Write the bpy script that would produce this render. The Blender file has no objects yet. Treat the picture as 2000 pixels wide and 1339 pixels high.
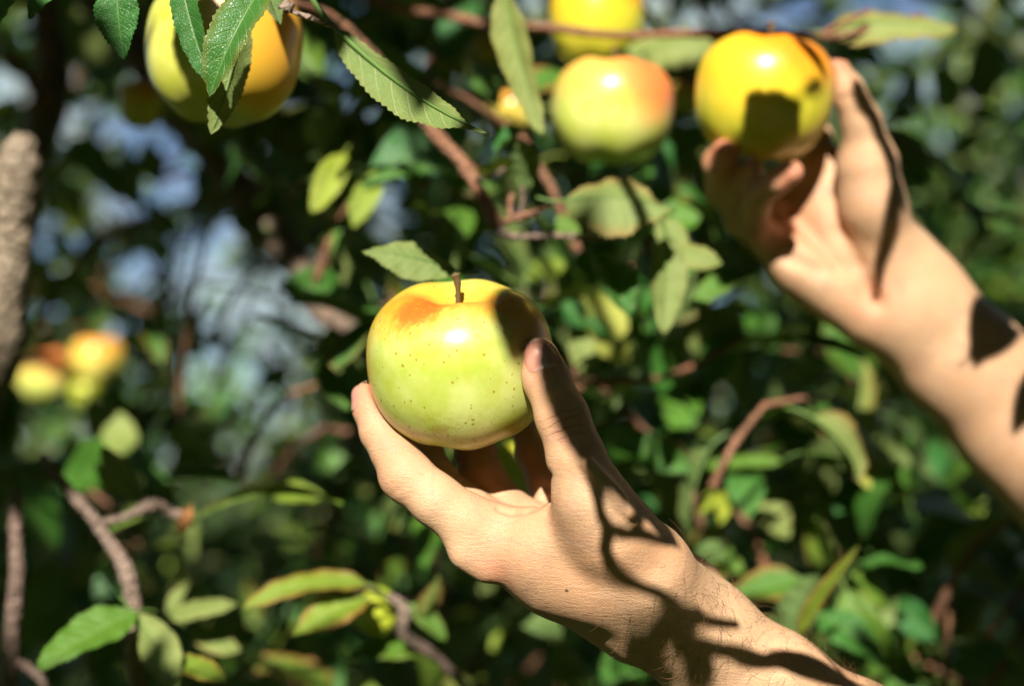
import bpy, math, random
import numpy as np
try:
    import openvdb as vdb
except ImportError:
    import pyopenvdb as vdb
from mathutils import Vector, Matrix, noise as mnoise

rnd = random.Random(7)
rs = np.random.RandomState(11)
col = bpy.context.scene.collection
sc = bpy.context.scene

# ------------------------------------------------------------------ camera, world, sun, exposure
PITCH = math.radians(5.0)
CAM = np.array([0.0, 0.0, 1.55])
EX = np.array([1.0, 0, 0]); FW = np.array([0, math.cos(PITCH), math.sin(PITCH)]); UP = np.array([0, -math.sin(PITCH), math.cos(PITCH)])
R3 = np.stack([EX, FW, UP])                       # rows: view-aligned axes (right, forward, up)
F = 50 / 36 * 2000
def V(px, py, d):                                 # pixel of the photograph + depth -> view-aligned point (right, forward, up)
    return np.array([(px - 1000) / F * d, d, -(py - 669.5) / F * d])
def toW(p):
    return np.asarray(p) @ R3 + CAM
def W(px, py, d):
    return toW(V(px, py, d))
def dirW(v):
    return np.asarray(v) @ R3
L = np.array([-0.10, -0.80, 0.57]); L /= np.linalg.norm(L)     # towards the sun, view-aligned
LW = dirW(L)

cam = bpy.data.cameras.new('camera'); co = bpy.data.objects.new('camera', cam); col.objects.link(co)
co.location = CAM; co.rotation_euler = (math.radians(90) + PITCH, 0, 0)
cam.lens = 50; cam.sensor_width = 36; cam.clip_start = 0.02; cam.clip_end = 2000
cam.dof.use_dof = True; cam.dof.focus_distance = 0.618; cam.dof.aperture_fstop = 3.4; cam.dof.aperture_blades = 0
sc.camera = co

world = bpy.data.worlds.new("World"); sc.world = world; world.use_nodes = True
wn = world.node_tree; wn.nodes.clear()
wo = wn.nodes.new('ShaderNodeOutputWorld'); bg = wn.nodes.new('ShaderNodeBackground')
sky = wn.nodes.new('ShaderNodeTexSky'); sky.sky_type = 'NISHITA'; sky.sun_disc = False
sky.sun_elevation = math.asin(LW[2]); sky.sun_rotation = math.atan2(LW[0], LW[1])
sky.ozone_density = 1.6; sky.air_density = .7; sky.dust_density = .4
tc = wn.nodes.new('ShaderNodeTexCoord'); mp = wn.nodes.new('ShaderNodeMapping'); mp.inputs['Location'].default_value = (.35, 0, 0); mp.inputs['Scale'].default_value = (1, 1, 2.2)
nz = wn.nodes.new('ShaderNodeTexNoise'); nz.inputs['Scale'].default_value = 7.0; nz.inputs['Detail'].default_value = 6; nz.inputs['Roughness'].default_value = .58
cr = wn.nodes.new('ShaderNodeValToRGB'); cr.color_ramp.elements[0].position = .45; cr.color_ramp.elements[1].position = .56
mx = wn.nodes.new('ShaderNodeMix'); mx.data_type = 'RGBA'; mx.inputs['B'].default_value = (5.4, 6.7, 7.0, 1)
wn.links.new(tc.outputs['Generated'], mp.inputs[0]); wn.links.new(mp.outputs[0], nz.inputs['Vector'])
wn.links.new(nz.outputs['Fac'], cr.inputs[0]); wn.links.new(cr.outputs[0], mx.inputs['Factor'])
wn.links.new(sky.outputs[0], mx.inputs['A']); wn.links.new(mx.outputs['Result'], bg.inputs[0])
bg.inputs[1].default_value = 0.05; wn.links.new(bg.outputs[0], wo.inputs[0])

sun = bpy.data.lights.new('sun', 'SUN'); so = bpy.data.objects.new('sun', sun); col.objects.link(so)
sun.energy = 5.0; sun.angle = math.radians(0.55); sun.color = (1.0, .93, .81)
so.rotation_euler = Vector(LW).to_track_quat('Z', 'Y').to_euler(); so.location = (0, -3, 4)

sc.view_settings.view_transform = 'Standard'; sc.view_settings.look = 'None'
sc.view_settings.exposure = 0.98; sc.view_settings.gamma = 1; sc.view_settings.use_curve_mapping = False
sc.cycles.use_denoising = True
sc.cycles.max_bounces = 7; sc.cycles.diffuse_bounces = 2; sc.cycles.glossy_bounces = 3; sc.cycles.transmission_bounces = 4
sc.cycles.sample_clamp_indirect = 6.0; sc.cycles.caustics_reflective = False; sc.cycles.caustics_refractive = False

# ------------------------------------------------------------------ helpers
def mesh_obj(name, verts, faces, mat=None, parent=None, smooth=True, uv=None, tint=None, link=True, kind=None):
    me = bpy.data.meshes.new(name)
    verts = np.asarray(verts, np.float32); 
    if isinstance(faces, np.ndarray):
        k = faces.shape[1]; n = len(faces)
        me.vertices.add(len(verts)); me.vertices.foreach_set('co', verts.ravel())
        me.loops.add(n * k); me.loops.foreach_set('vertex_index', faces.astype(np.int32).ravel())
        me.polygons.add(n); me.polygons.foreach_set('loop_start', np.arange(0, n * k, k, dtype=np.int32))
        me.update(calc_edges=True)
    else:
        me.from_pydata(verts.tolist(), [], faces)
    if smooth: me.polygons.foreach_set('use_smooth', np.ones(len(me.polygons), bool))
    if uv is not None:                                  # per-vertex uv -> float2 attribute
        a = me.attributes.new('leafuv', 'FLOAT2', 'POINT'); a.data.foreach_set('vector', np.asarray(uv, np.float32).ravel())
    if tint is not None:
        a = me.attributes.new('tint', 'FLOAT_VECTOR', 'POINT'); a.data.foreach_set('vector', np.asarray(tint, np.float32).ravel())
    me.update()
    if mat: me.materials.append(mat)
    if not link: return me
    return add(name, me, parent, kind)
def add(name, me, parent=None, kind=None):
    o = bpy.data.objects.new(name, me); col.objects.link(o)
    if parent: o.parent = parent
    if kind: o['kind'] = kind
    return o
def empty(name, loc, label, cat, group=None):
    o = bpy.data.objects.new(name, None); col.objects.link(o); o.location = loc; o.empty_display_size = .05
    tag(o, label, cat, group); return o
def tag(o, label, cat, group=None):
    o['label'] = label; o['category'] = cat
    if group: o['group'] = group
def unit(v):
    v = np.asarray(v, float); return v / max(1e-9, np.linalg.norm(v))

def tube(pts, rad, n=8, wob=0.0, seed=0, sub=4, cap=True):
    """smooth tapered tube along a polyline (Catmull-Rom), quads"""
    P = np.asarray(pts, float); r = np.asarray(rad, float)
    if len(P) > 2 and sub > 1:
        Q = np.vstack([2 * P[0] - P[1], P, 2 * P[-1] - P[-2]]); out = []; ro = []
        for i in range(len(P) - 1):
            p0, p1, p2, p3 = Q[i:i + 4]
            for j in range(sub):
                t = j / sub
                out.append(.5 * (2 * p1 + (p2 - p0) * t + (2 * p0 - 5 * p1 + 4 * p2 - p3) * t * t + (3 * p1 - p0 - 3 * p2 + p3) * t ** 3))
                ro.append(r[i] * (1 - t) + r[i + 1] * t)
        out.append(P[-1]); ro.append(r[-1]); P = np.array(out); r = np.array(ro)
    T = np.gradient(P, axis=0); T /= np.linalg.norm(T, axis=1)[:, None] + 1e-12
    ref = np.array([.31, .17, .93]); 
    A = np.cross(T, ref); A /= np.linalg.norm(A, axis=1)[:, None] + 1e-9; B = np.cross(T, A)
    th = np.linspace(0, 2 * math.pi, n, endpoint=False)
    rr = np.repeat(r[:, None], n, 1)
    if wob:
        st = np.random.RandomState(seed); 
        knots = 1 + wob * 1.4 * (st.rand(len(P)) > .8) * st.rand(len(P))
        rr = rr * (1 + wob * (st.rand(len(P), n) - .5)) * knots[:, None]
    X = P[:, None] + rr[..., None] * (np.cos(th)[None, :, None] * A[:, None] + np.sin(th)[None, :, None] * B[:, None])
    m = len(P); verts = X.reshape(-1, 3)
    i = np.arange(m - 1)[:, None]; j = np.arange(n)[None]
    f = np.stack([i * n + j, i * n + (j + 1) % n, (i + 1) * n + (j + 1) % n, (i + 1) * n + j], -1).reshape(-1, 4)
    if cap:
        verts = np.vstack([verts, P[:1] - T[:1] * r[0] * .3, P[-1:] + T[-1:] * r[-1] * .4]); c0 = m * n
        jj = np.arange(n); f2 = np.stack([np.full(n, c0), (jj + 1) % n, jj, jj], -1); f3 = np.stack([np.full(n, c0 + 1), (m - 1) * n + jj, (m - 1) * n + (jj + 1) % n, (m - 1) * n + (jj + 1) % n], -1)
        # triangles kept as separate list
        return verts, f, np.vstack([f2, f3])[:, :3]
    return verts, f, np.zeros((0, 3), int)
def tube_obj(name, pts, rad, mat, parent=None, **k):
    v, q, t = tube(pts, rad, **k)
    return mesh_obj(name, v, [tuple(a) for a in q.tolist()] + [tuple(a) for a in t.tolist()], mat, parent)

# ------------------------------------------------------------------ materials
class NT:
    def __init__(s, name):
        s.m = bpy.data.materials.new(name); s.m.use_nodes = True; s.t = s.m.node_tree; s.t.nodes.clear()
        s.out = s.t.nodes.new('ShaderNodeOutputMaterial')
    def n(s, typ, ins=None, **kw):
        x = s.t.nodes.new(typ)
        for k, v in kw.items(): setattr(x, k, v)
        for k, v in (ins or {}).items(): s.put(x.inputs[k], v)
        return x
    def put(s, sock, v):
        if isinstance(v, bpy.types.NodeSocket): s.t.links.new(v, sock)
        elif isinstance(v, tuple) and len(v) == 3 and sock.type == 'RGBA': sock.default_value = (*v, 1)
        else: sock.default_value = v
    def math(s, op, a, b=None, c=None, clamp=False):
        x = s.t.nodes.new('ShaderNodeMath'); x.operation = op; x.use_clamp = clamp
        for i, v in enumerate((a, b, c)):
            if v is not None: s.put(x.inputs[i], v)
        return x.outputs[0]
    def mix(s, f, a, b, blend='MIX'):
        x = s.t.nodes.new('ShaderNodeMix'); x.data_type = 'RGBA'; x.blend_type = blend
        s.put(x.inputs['Factor'], f); s.put(x.inputs['A'], a); s.put(x.inputs['B'], b); return x.outputs['Result']
    def ramp(s, f, pts):
        x = s.t.nodes.new('ShaderNodeMapRange'); x.interpolation_type = 'SMOOTHSTEP'
        s.put(x.inputs[0], f); x.inputs[1].default_value, x.inputs[2].default_value = pts[0]; x.inputs[3].default_value, x.inputs[4].default_value = pts[1]
        return x.outputs[0]
    def noise(s, scale, detail=3, rough=.5, vec=None, dist=0.0):
        x = s.t.nodes.new('ShaderNodeTexNoise'); x.inputs['Scale'].default_value = scale; x.inputs['Detail'].default_value = detail
        x.inputs['Roughness'].default_value = rough; x.inputs['Distortion'].default_value = dist
        if vec is not None: s.put(x.inputs['Vector'], vec)
        return x.outputs['Fac']
    def dist(s, vec, p):
        x = s.t.nodes.new('ShaderNodeVectorMath'); x.operation = 'DISTANCE'; s.put(x.inputs[0], vec); x.inputs[1].default_value = tuple(p)
        return x.outputs['Value']
    def bump(s, h, strength=.3, distance=.001, normal=None):
        x = s.t.nodes.new('ShaderNodeBump'); s.put(x.inputs['Height'], h); x.inputs['Strength'].default_value = strength; x.inputs['Distance'].default_value = distance
        if normal is not None: s.put(x.inputs['Normal'], normal)
        return x.outputs[0]

def leaf_material():
    s = NT('leaf')
    uvn = s.n('ShaderNodeAttribute', attribute_name='leafuv'); sep = s.n('ShaderNodeSeparateXYZ', {0: uvn.outputs['Vector']})
    u, v = sep.outputs[0], sep.outputs[1]
    tn = s.n('ShaderNodeAttribute', attribute_name='tint'); st = s.n('ShaderNodeSeparateXYZ', {0: tn.outputs['Vector']})
    yel, hue, blush = st.outputs[0], st.outputs[1], st.outputs[2]
    geo = s.n('ShaderNodeNewGeometry'); back = geo.outputs['Backfacing']
    av = s.math('ABSOLUTE', v)
    # side veins slant forward
    ph = s.math('MULTIPLY', s.math('SUBTRACT', u, s.math('MULTIPLY', s.math('POWER', av, 1.25), .17)), 9.5)
    fr = s.math('ABSOLUTE', s.math('SUBTRACT', s.math('FRACT', ph), .5))
    side = s.ramp(fr, ((0.0, .09), (1, 0)))
    mid = s.ramp(av, ((.0, .07), (1, 0)))
    vein = s.math('MAXIMUM', s.math('MULTIPLY', side, .7), mid)
    obc = s.n('ShaderNodeTexCoord').outputs['Object']
    cmb = s.n('ShaderNodeCombineXYZ', {0: s.math('MULTIPLY', u, 26.0), 1: s.math('MULTIPLY', v, 9.0), 2: s.math('MULTIPLY', hue, 60)})
    fine = s.n('ShaderNodeTexVoronoi', {'Vector': cmb.outputs[0], 'Scale': 1.3}, feature='DISTANCE_TO_EDGE').outputs['Distance']
    blot = s.noise(3.2, 4, .6, cmb.outputs[0])
    top = s.mix(hue, (.015, .130, .024), (.075, .205, .018))
    top = s.mix(yel, top, (.35, .40, .034))
    top = s.mix(s.math('MULTIPLY', vein, .32), top, (.30, .42, .14))
    under = s.mix(hue, (.12, .215, .06), (.205, .26, .07))
    under = s.mix(yel, under, (.40, .42, .07))
    under = s.mix(s.math('MULTIPLY', vein, .55), under, (.46, .50, .24))
    c = s.mix(back, top, under)
    c = s.mix(s.math('MULTIPLY', s.ramp(blot, ((.35, .75), (0, 1))), .30), c, s.mix(.5, c, (.16, .13, .02)))
    edge = s.math('MULTIPLY', s.ramp(s.math('ADD', s.math('MULTIPLY', av, .75), s.math('MULTIPLY', blot, .7)), ((.75, 1.1), (0, 1))), blush)
    c = s.mix(edge, c, (.32, .13, .04))
    spot = s.noise(9.0, 2, .5, cmb.outputs[0])
    c = s.mix(s.math('MULTIPLY', s.ramp(spot, ((.74, .77), (0, 1))), .8), c, (.09, .035, .012))
    h = s.math('ADD', s.math('MULTIPLY', vein, -.8), s.math('MULTIPLY', s.ramp(fine, ((0, .25), (0, 1))), .35))
    bmp = s.bump(h, .55, .0009)
    rough = s.math('ADD', s.math('MULTIPLY', back, .22), s.math('ADD', .30, s.math('MULTIPLY', blot, .16)))
    p = s.n('ShaderNodeBsdfPrincipled', {'Base Color': c, 'Roughness': rough, 'Normal': bmp, 'Specular IOR Level': .46})
    tr = s.n('ShaderNodeBsdfTranslucent', {'Color': s.mix(.5, c, (.19, .33, .012)), 'Normal': bmp})
    mx = s.n('ShaderNodeMixShader', {0: .18, 1: p.outputs[0], 2: tr.outputs[0]})
    s.t.links.new(mx.outputs[0], s.out.inputs[0]); return s.m

def bark_material(name, c1, c2, c3, sc_=1.0):
    s = NT(name); o = s.n('ShaderNodeTexCoord').outputs['Object']
    a = s.noise(55 * sc_, 5, .65, o); b = s.noise(9 * sc_, 3, .6, o)
    vor = s.n('ShaderNodeTexVoronoi', {'Vector': o, 'Scale': 300 * sc_, 'Randomness': 1.0}).outputs['Distance']
    c = s.mix(s.ramp(b, ((.35, .65), (0, 1))), c1, c2); c = s.mix(s.ramp(a, ((.55, .75), (0, .8))), c, c3)
    cr_ = s.n('ShaderNodeTexVoronoi', {'Vector': o, 'Scale': 60 * sc_ * 2}, feature='DISTANCE_TO_EDGE').outputs['Distance']
    c = s.mix(s.ramp(vor, ((.0, .22), (.6, 0))), c, (.45, .38, .30)); c = s.mix(s.ramp(cr_, ((.0, .14), (.7, 0))), c, c3)
    bm = s.bump(s.math('ADD', s.math('ADD', a, s.math('MULTIPLY', s.ramp(cr_, ((0, .2), (0, 1))), .6)), s.math('MULTIPLY', vor, .3)), .9, .003)
    p = s.n('ShaderNodeBsdfPrincipled', {'Base Color': c, 'Roughness': .75, 'Normal': bm})
    s.t.links.new(p.outputs[0], s.out.inputs[0]); return s.m

def plain(name, c, rough=.7, bump_scale=None, strength=.3, dist=.001, var=.25):
    s = NT(name); o = s.n('ShaderNodeTexCoord').outputs['Object']; a = s.noise(bump_scale or 20, 5, .6, o)
    cc = s.mix(s.math('MULTIPLY', a, var * 2), c, tuple(x * .55 for x in c))
    p = s.n('ShaderNodeBsdfPrincipled', {'Base Color': cc, 'Roughness': rough, 'Normal': s.bump(a, strength, dist)})
    s.t.links.new(p.outputs[0], s.out.inputs[0]); return s.m

def skin_material(marks):
    """marks: thumb joint frame + mole position, in the body's own coordinates"""
    s = NT('skin'); o = s.n('ShaderNodeTexCoord').outputs['Object']
    red = s.n('ShaderNodeAttribute', attribute_name='tint'); sr = s.n('ShaderNodeSeparateXYZ', {0: red.outputs['Vector']}).outputs[0]
    blotch = s.noise(38, 4, .6, o); big = s.noise(13, 2, .5, o); pore = s.noise(900, 3, .6, o)
    c = s.mix(s.ramp(blotch, ((.3, .7), (0, .75))), (.585, .365, .215), (.51, .275, .145))
    c = s.mix(s.math('MULTIPLY', s.ramp(big, ((.35, .7), (0, 1))), .35), c, (.63, .43, .26))
    c = s.mix(s.math('MULTIPLY', sr, s.math('ADD', .6, s.math('MULTIPLY', blotch, .6))), c, (.62, .20, .115)); ve = s.noise(26, 2, .4, o, 1.2); c = s.mix(s.ramp(s.math('ABSOLUTE', s.math('SUBTRACT', ve, .5)), ((.0, .035), (.30, 0))), c, (.42, .25, .19))
    fre = s.n('ShaderNodeTexVoronoi', {'Vector': o, 'Scale': 95.0}).outputs['Distance']
    c = s.mix(s.ramp(fre, ((.035, .075), (.35, 0))), c, (.25, .10, .045))
    c = s.mix(s.math('MULTIPLY', s.ramp(pore, ((.52, .75), (0, 1))), .22), c, (.33, .16, .09))
    mole = s.ramp(s.math('ADD', s.dist(o, marks['mole']), s.math('MULTIPLY', s.math('SUBTRACT', pore, .5), .0006)), ((.0005, .0011), (1, 0)))
    c = s.mix(s.math('MULTIPLY', mole, .9), c, (.07, .025, .015))
    # fine criss-cross skin lines
    v1 = s.n('ShaderNodeMapping', {'Vector': o}); v1.inputs['Scale'].default_value = (1.0, 1.0, 1.6); v1.inputs['Rotation'].default_value = (0, .6, 0)
    cell = s.n('ShaderNodeTexVoronoi', {'Vector': v1.outputs[0], 'Scale': 780.0}, feature='DISTANCE_TO_EDGE').outputs['Distance']
    lines = s.ramp(cell, ((0, .16), (0, 1)))
    v2 = s.n('ShaderNodeMapping', {'Vector': o}); v2.inputs['Rotation'].default_value = (0, -.95, 0); v2.inputs['Scale'].default_value = (1, 1, 4.5)
    wr = s.noise(190, 3, .6, v2.outputs[0], .4)
    h = s.math('ADD', s.math('MULTIPLY', lines, .35), s.math('ADD', s.math('MULTIPLY', wr, 1.5), s.math('MULTIPLY', pore, .25)))
    # creases over the thumb joint: bands across the thumb inside a small ball
    m3 = s.n('ShaderNodeVectorMath', {0: o, 1: tuple(marks['joint'])}, operation='SUBTRACT').outputs[0]
    ax = s.n('ShaderNodeVectorMath', {0: m3, 1: tuple(marks['axis'])}, operation='DOT_PRODUCT').outputs['Value']
    sx = s.n('ShaderNodeVectorMath', {0: m3, 1: tuple(marks['side'])}, operation='DOT_PRODUCT').outputs['Value']
    wob = s.math('MULTIPLY', s.math('SUBTRACT', s.noise(150, 3, .6, o), .5), .0052)
    arc = s.math('MULTIPLY', s.math('MULTIPLY', sx, sx), 22.0)
    t = s.math('MULTIPLY', s.math('ADD', s.math('ADD', ax, wob), arc), 290.0)
    cre = s.ramp(s.math('ABSOLUTE', s.math('SUBTRACT', s.math('FRACT', t), .5)), ((0, .2), (-1, 0)))
    msk = s.ramp(s.math('SQRT', s.math('ADD', s.math('MULTIPLY', ax, ax), s.math('MULTIPLY', s.math('MULTIPLY', sx, sx), .8))), ((.0045, .0095), (1, 0)))
    cm = s.math('MULTIPLY', cre, msk)
    h = s.math('ADD', h, s.math('MULTIPLY', cm, 2.2))
    c = s.mix(s.math('MULTIPLY', cm, -.35), c, (.25, .10, .06))
    bm = s.bump(h, .65, .00045)
    p = s.n('ShaderNodeBsdfPrincipled', {'Base Color': c, 'Roughness': s.math('ADD', .40, s.math('MULTIPLY', blotch, .16)), 'Normal': bm, 'Specular IOR Level': .42,
        'Subsurface Weight': .22, 'Subsurface Radius': (1.0, .35, .18), 'Subsurface Scale': .0045})
    s.t.links.new(p.outputs[0], s.out.inputs[0]); return s.m

def apple_material(name, blush_dirs, green=(.50, .55, .055), pale=(.66, .64, .16), yellow=(.72, .50, .05), red=(.78, .12, .02), russet=.0, dots=.0, seed=0., stage=(.3,.95)):
    s = NT(name); o = s.n('ShaderNodeTexCoord').outputs['Object']     # local frame: z = stem axis, radius about .04
    rd = s.n('ShaderNodeVectorMath', {0: o}, operation='NORMALIZE').outputs[0]
    off = s.n('ShaderNodeVectorMath', {0: o, 1: (seed, seed * .7, 0)}, operation='ADD').outputs[0]
    streakmap = s.n('ShaderNodeMapping', {'Vector': off}); streakmap.inputs['Scale'].default_value = (1, 1, .16)
    st = s.noise(330, 4, .65, streakmap.outputs[0]); cl = s.noise(42, 4, .6, off); fine = s.noise(1500, 2, .5, off)
    c = s.mix(s.ramp(cl, ((.3, .72), (0, 1))), green, pale)
    for k, (d, lo, hi, colr, amt) in enumerate(blush_dirs):
        dt = s.n('ShaderNodeVectorMath', {0: rd, 1: tuple(unit(d))}, operation='DOT_PRODUCT').outputs['Value']
        f = s.math('ADD', dt, s.math('ADD', s.math('MULTIPLY', s.math('SUBTRACT', st, .5), min(.3, (hi - lo) * 1.3)), s.math('MULTIPLY', s.math('SUBTRACT', cl, .5), min(.32, (hi - lo) * 1.1))))
        c = s.mix(s.math('MULTIPLY', s.ramp(f, ((lo, hi), (0, 1))), amt), c, colr)
    c = s.mix(s.math('MULTIPLY', s.ramp(st, ((.45, .75), (0, 1))), .14), c, (.62, .42, .08))
    sz = s.n('ShaderNodeSeparateXYZ', {0: rd}).outputs[2]
    if dots:
        vo = s.n('ShaderNodeTexVoronoi', {'Vector': off, 'Scale': 1.0, 'Randomness': 1.0}); dv = s.n('ShaderNodeTexNoise', {'Vector': off, 'Scale': 60.0}).outputs['Color']; vv = s.n('ShaderNodeVectorMath', {0: dv, 1: (.0035, .0035, .0035), 2: off}, operation='MULTIPLY_ADD'); vm = s.n('ShaderNodeVectorMath', {0: vv.outputs[0]}, operation='SCALE'); vm.inputs['Scale'].default_value = 340.0; s.put(vo.inputs['Vector'], vm.outputs[0]); 
        rn = s.n('ShaderNodeSeparateColor', {0: vo.outputs['Color']}).outputs[0]
        rad = s.math('MULTIPLY', s.ramp(rn, ((.3, 1.0), (.05, 1))), .24)
        dd = s.math('ADD', vo.outputs['Distance'], s.math('MULTIPLY', s.math('SUBTRACT', fine, .5), .10))
        dot = s.math('MULTIPLY', s.math('LESS_THAN', dd, rad), dots)
        halo = s.math('MULTIPLY', s.ramp(s.math('SUBTRACT', dd, rad), ((0, .1), (.3, 0))), s.math('GREATER_THAN', rad, .02))
        c = s.mix(halo, c, (.42, .50, .05))
        c = s.mix(dot, c, s.mix(rn, (.12, .06, .015), (.36, .23, .03)))
    if russet:
        ru = s.noise(420, 5, .75, off, .8); ru2 = s.noise(75, 3, .6, off)
        nz_ = s.math('MULTIPLY', sz, -1.0); band = s.math('MULTIPLY', s.ramp(nz_, ((.12, .62), (0, 1))), s.ramp(nz_, ((.80, .95), (1, 0))))
        f = s.math('MULTIPLY', s.ramp(s.math('ADD', ru, s.math('MULTIPLY', s.math('SUBTRACT', ru2, .5), .8)), ((.53, .60), (0, 1))), s.math('MULTIPLY', band, russet))
        c = s.mix(f, c, (.36, .22, .035))
    # stem cavity: greenish brown
    cav = s.ramp(s.math('LENGTH' if False else 'ABSOLUTE', s.dist(o, (0, 0, .026))), ((.004, .0105), (.7, 0)))
    c = s.mix(cav, c, (.42, .33, .06))
    bm = s.bump(s.math('ADD', s.math('MULTIPLY', fine, .3), s.math('MULTIPLY', cl, .8)), .10, .0008)
    p = s.n('ShaderNodeBsdfPrincipled', {'Base Color': c, 'Roughness': s.math('ADD', .255, s.math('MULTIPLY', cl, .12)), 'Normal': bm, 'Specular IOR Level': .5,
        'Subsurface Weight': .10, 'Subsurface Radius': (1, .8, .25), 'Subsurface Scale': .003, 'Coat Weight': .12, 'Coat Roughness': .12})
    s.t.links.new(p.outputs[0], s.out.inputs[0]); return s.m

M_leaf = leaf_material()
M_twig = bark_material('twig_bark', (.25, .10, .045), (.33, .16, .09), (.16, .09, .06), 1.6)
M_grey = bark_material('grey_twig_bark', (.30, .22, .17), (.23, .15, .12), (.14, .10, .08), 1.6)
M_bark = bark_material('old_bark', (.22, .17, .12), (.40, .32, .23), (.07, .05, .035), .55)
M_shaded = bark_material('shaded_bark', (.05, .038, .030), (.18, .13, .095), (.22, .13, .08), .5)  # limb shade put into the bark colour, paler patches for sun on it
M_dry = plain('dry_leaf', (.42, .19, .06), .8, 300, .4, .001, .3)
M_stem = plain('apple_stem', (.13, .085, .03), .7, 900, .6, .0006, .35)
M_grass = plain('grass_ground', (.07, .095, .028), .95, 3, .6, .03, .5)

# ------------------------------------------------------------------ leaves
def leaf_geo(length=.08, width=.045, fold=.35, curl=.6, twist=0., wave=.03, nu=8, nv=2, serr=0., petiole=.25, seed=0, shape=.85):
    """leaf in its own frame: base at origin, +x along the blade, +z upper side"""
    st = np.random.RandomState(seed)
    u = np.linspace(0, 1, nu + 1); v = np.linspace(-1, 1, 2 * nv + 1)
    half = width / 2 * np.power(np.maximum(np.sin(math.pi * np.power(u, shape)), 0), .72) * (1 - .25 * u ** 4)
    half = np.maximum(half, width * .012 * (1 - u))
    U, Vv = np.meshgrid(u, v, indexing='ij')
    H = np.repeat(half[:, None], len(v), 1)
    if serr:
        saw = (U * nu / 2) % 1.0
        edge = (np.abs(Vv) > .999)
        H = H + edge * (np.where(np.arange(nu + 1) % 2 == 0, 1, -1)[:, None]) * serr * width * (.6 + .8 * st.rand(*U.shape)) * (half[:, None] > width * .08)
    c = curl if abs(curl) > 1e-3 else 1e-3
    ang = c * U; cx = np.sin(ang) / c * length; cz = -(1 - np.cos(ang)) / c * length
    y = Vv * H * math.cos(fold); p1, p2 = st.rand(2) * 6.28
    up = np.abs(Vv) * H * math.sin(fold) + wave * width * np.sin(U * 9 + p1 + Vv * 1.5) * np.abs(Vv) ** 1.5 + .02 * width * np.sin(U * 31 + p2) * np.abs(Vv)
    up -= .35 * np.abs(Vv) ** 3 * H * math.sin(fold)
    a = twist * U; y2 = y * np.cos(a) - up * np.sin(a); z2 = y * np.sin(a) + up * np.cos(a)
    X = cx + z2 * np.sin(ang); Z = cz + z2 * np.cos(ang)
    verts = np.stack([X, y2, Z], -1).reshape(-1, 3); w = 2 * nv + 1
    i = np.arange(nu)[:, None]; j = np.arange(2 * nv)[None]
    f = np.stack([i * w + j, (i + 1) * w + j, (i + 1) * w + j + 1, i * w + j + 1], -1).reshape(-1, 4)
    uv = np.stack([U, Vv], -1).reshape(-1, 2)
    # petiole and midrib ridge as a thin 4-sided tube
    if petiole:
        k = 5 if nu > 12 else 2
        pp = [(-petiole * length * (1 - t), 0, -.10 * petiole * length * (1 - t) ** 2 * 4) for t in np.linspace(0, 1, k)]
        rr = [length * .014] * k
        if nu > 12:
            for t in np.linspace(.1, .95, 9):
                aa = c * t; pp.append((math.sin(aa) / c * length, 0, -(1 - math.cos(aa)) / c * length - length * .002)); rr.append(length * .012 * (1 - t) + length * .002)
        tv, tq, tt = tube(pp, rr, n=4, sub=1, cap=False)
        f = np.vstack([f, tq + len(verts)]); verts = np.vstack([verts, tv]); uv = np.vstack([uv, np.tile([[.5, 0.]], (len(tv), 1))])
    return verts, f, uv

def frame(d, n):
    x = unit(d); z = np.asarray(n, float); z = unit(z - x * np.dot(x, z)); y = np.cross(z, x)
    return np.stack([x, y, z])                    # rows

# tree roots ------------------------------------------------------------------
apple_tree = empty('apple_tree', (-.75, 1.75, 0), 'apple tree laden with fruit, its leafy branches filling the scene around the hands', 'tree')
TREE = np.array([-.75, 1.75, 0])
def loc(p): return np.asarray(p) - TREE

def hero_leaf(b, t, width, n=(0, -.8, .6), fold=.35, curl=.5, tint=(0, .5, 0), twist=0., wave=.05, seed=None, nu=36, nv=6, serr=.018, petiole=.22, shape=.85, parent=None, flip=False):
    """b, t: (px, py, depth) of blade base and tip; width in photo pixels; n: upper side normal in view axes"""
    B, T = V(*b), V(*t); ln = np.linalg.norm(T - B); wd = width / F * (b[2] + t[2]) / 2
    chord = ln / (math.sin(curl / 2) / (curl / 2) if abs(curl) > 1e-3 else 1)
    v, f, uv = leaf_geo(chord, wd, fold, curl, twist, wave, nu, nv, serr, petiole, seed if seed is not None else rnd.randrange(9999), shape)
    # the arc drops by curl/2 about y: rotate back so that the tip lands on T
    a = curl / 2; ca, sa = math.cos(a), math.sin(a)
    v = np.stack([v[:, 0] * ca - v[:, 2] * sa, v[:, 1], v[:, 0] * sa + v[:, 2] * ca], -1)
    M = frame(dirW(T - B), dirW(np.array(n, float)))
    v = v @ M
    tn = np.tile(np.array([tint], np.float32), (len(v), 1))
    o = mesh_obj('leaf', v, f, M_leaf, parent or apple_tree, uv=uv, tint=tn)
    o.location = toW(B) - TREE if (parent is None or parent is apple_tree) else toW(B) - TREE
    return o

SUNF = (0, -.75, .65)       # upper side faces the sun and the lens
BACK = (0, .75, -.65)       # pale underside faces the lens
FR = (0, -1, .1)

def branch(pts, rads, mat, n=9, wob=.22, seed=1, name='branch'):
    """pts (px,py,depth), rads px"""
    P = [W(*p) - TREE for p in pts]; R = [r / F * p[2] for r, p in zip(rads, pts)]
    return tube_obj(name, P, R, mat, apple_tree, n=n, wob=wob, seed=seed, sub=5)

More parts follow.
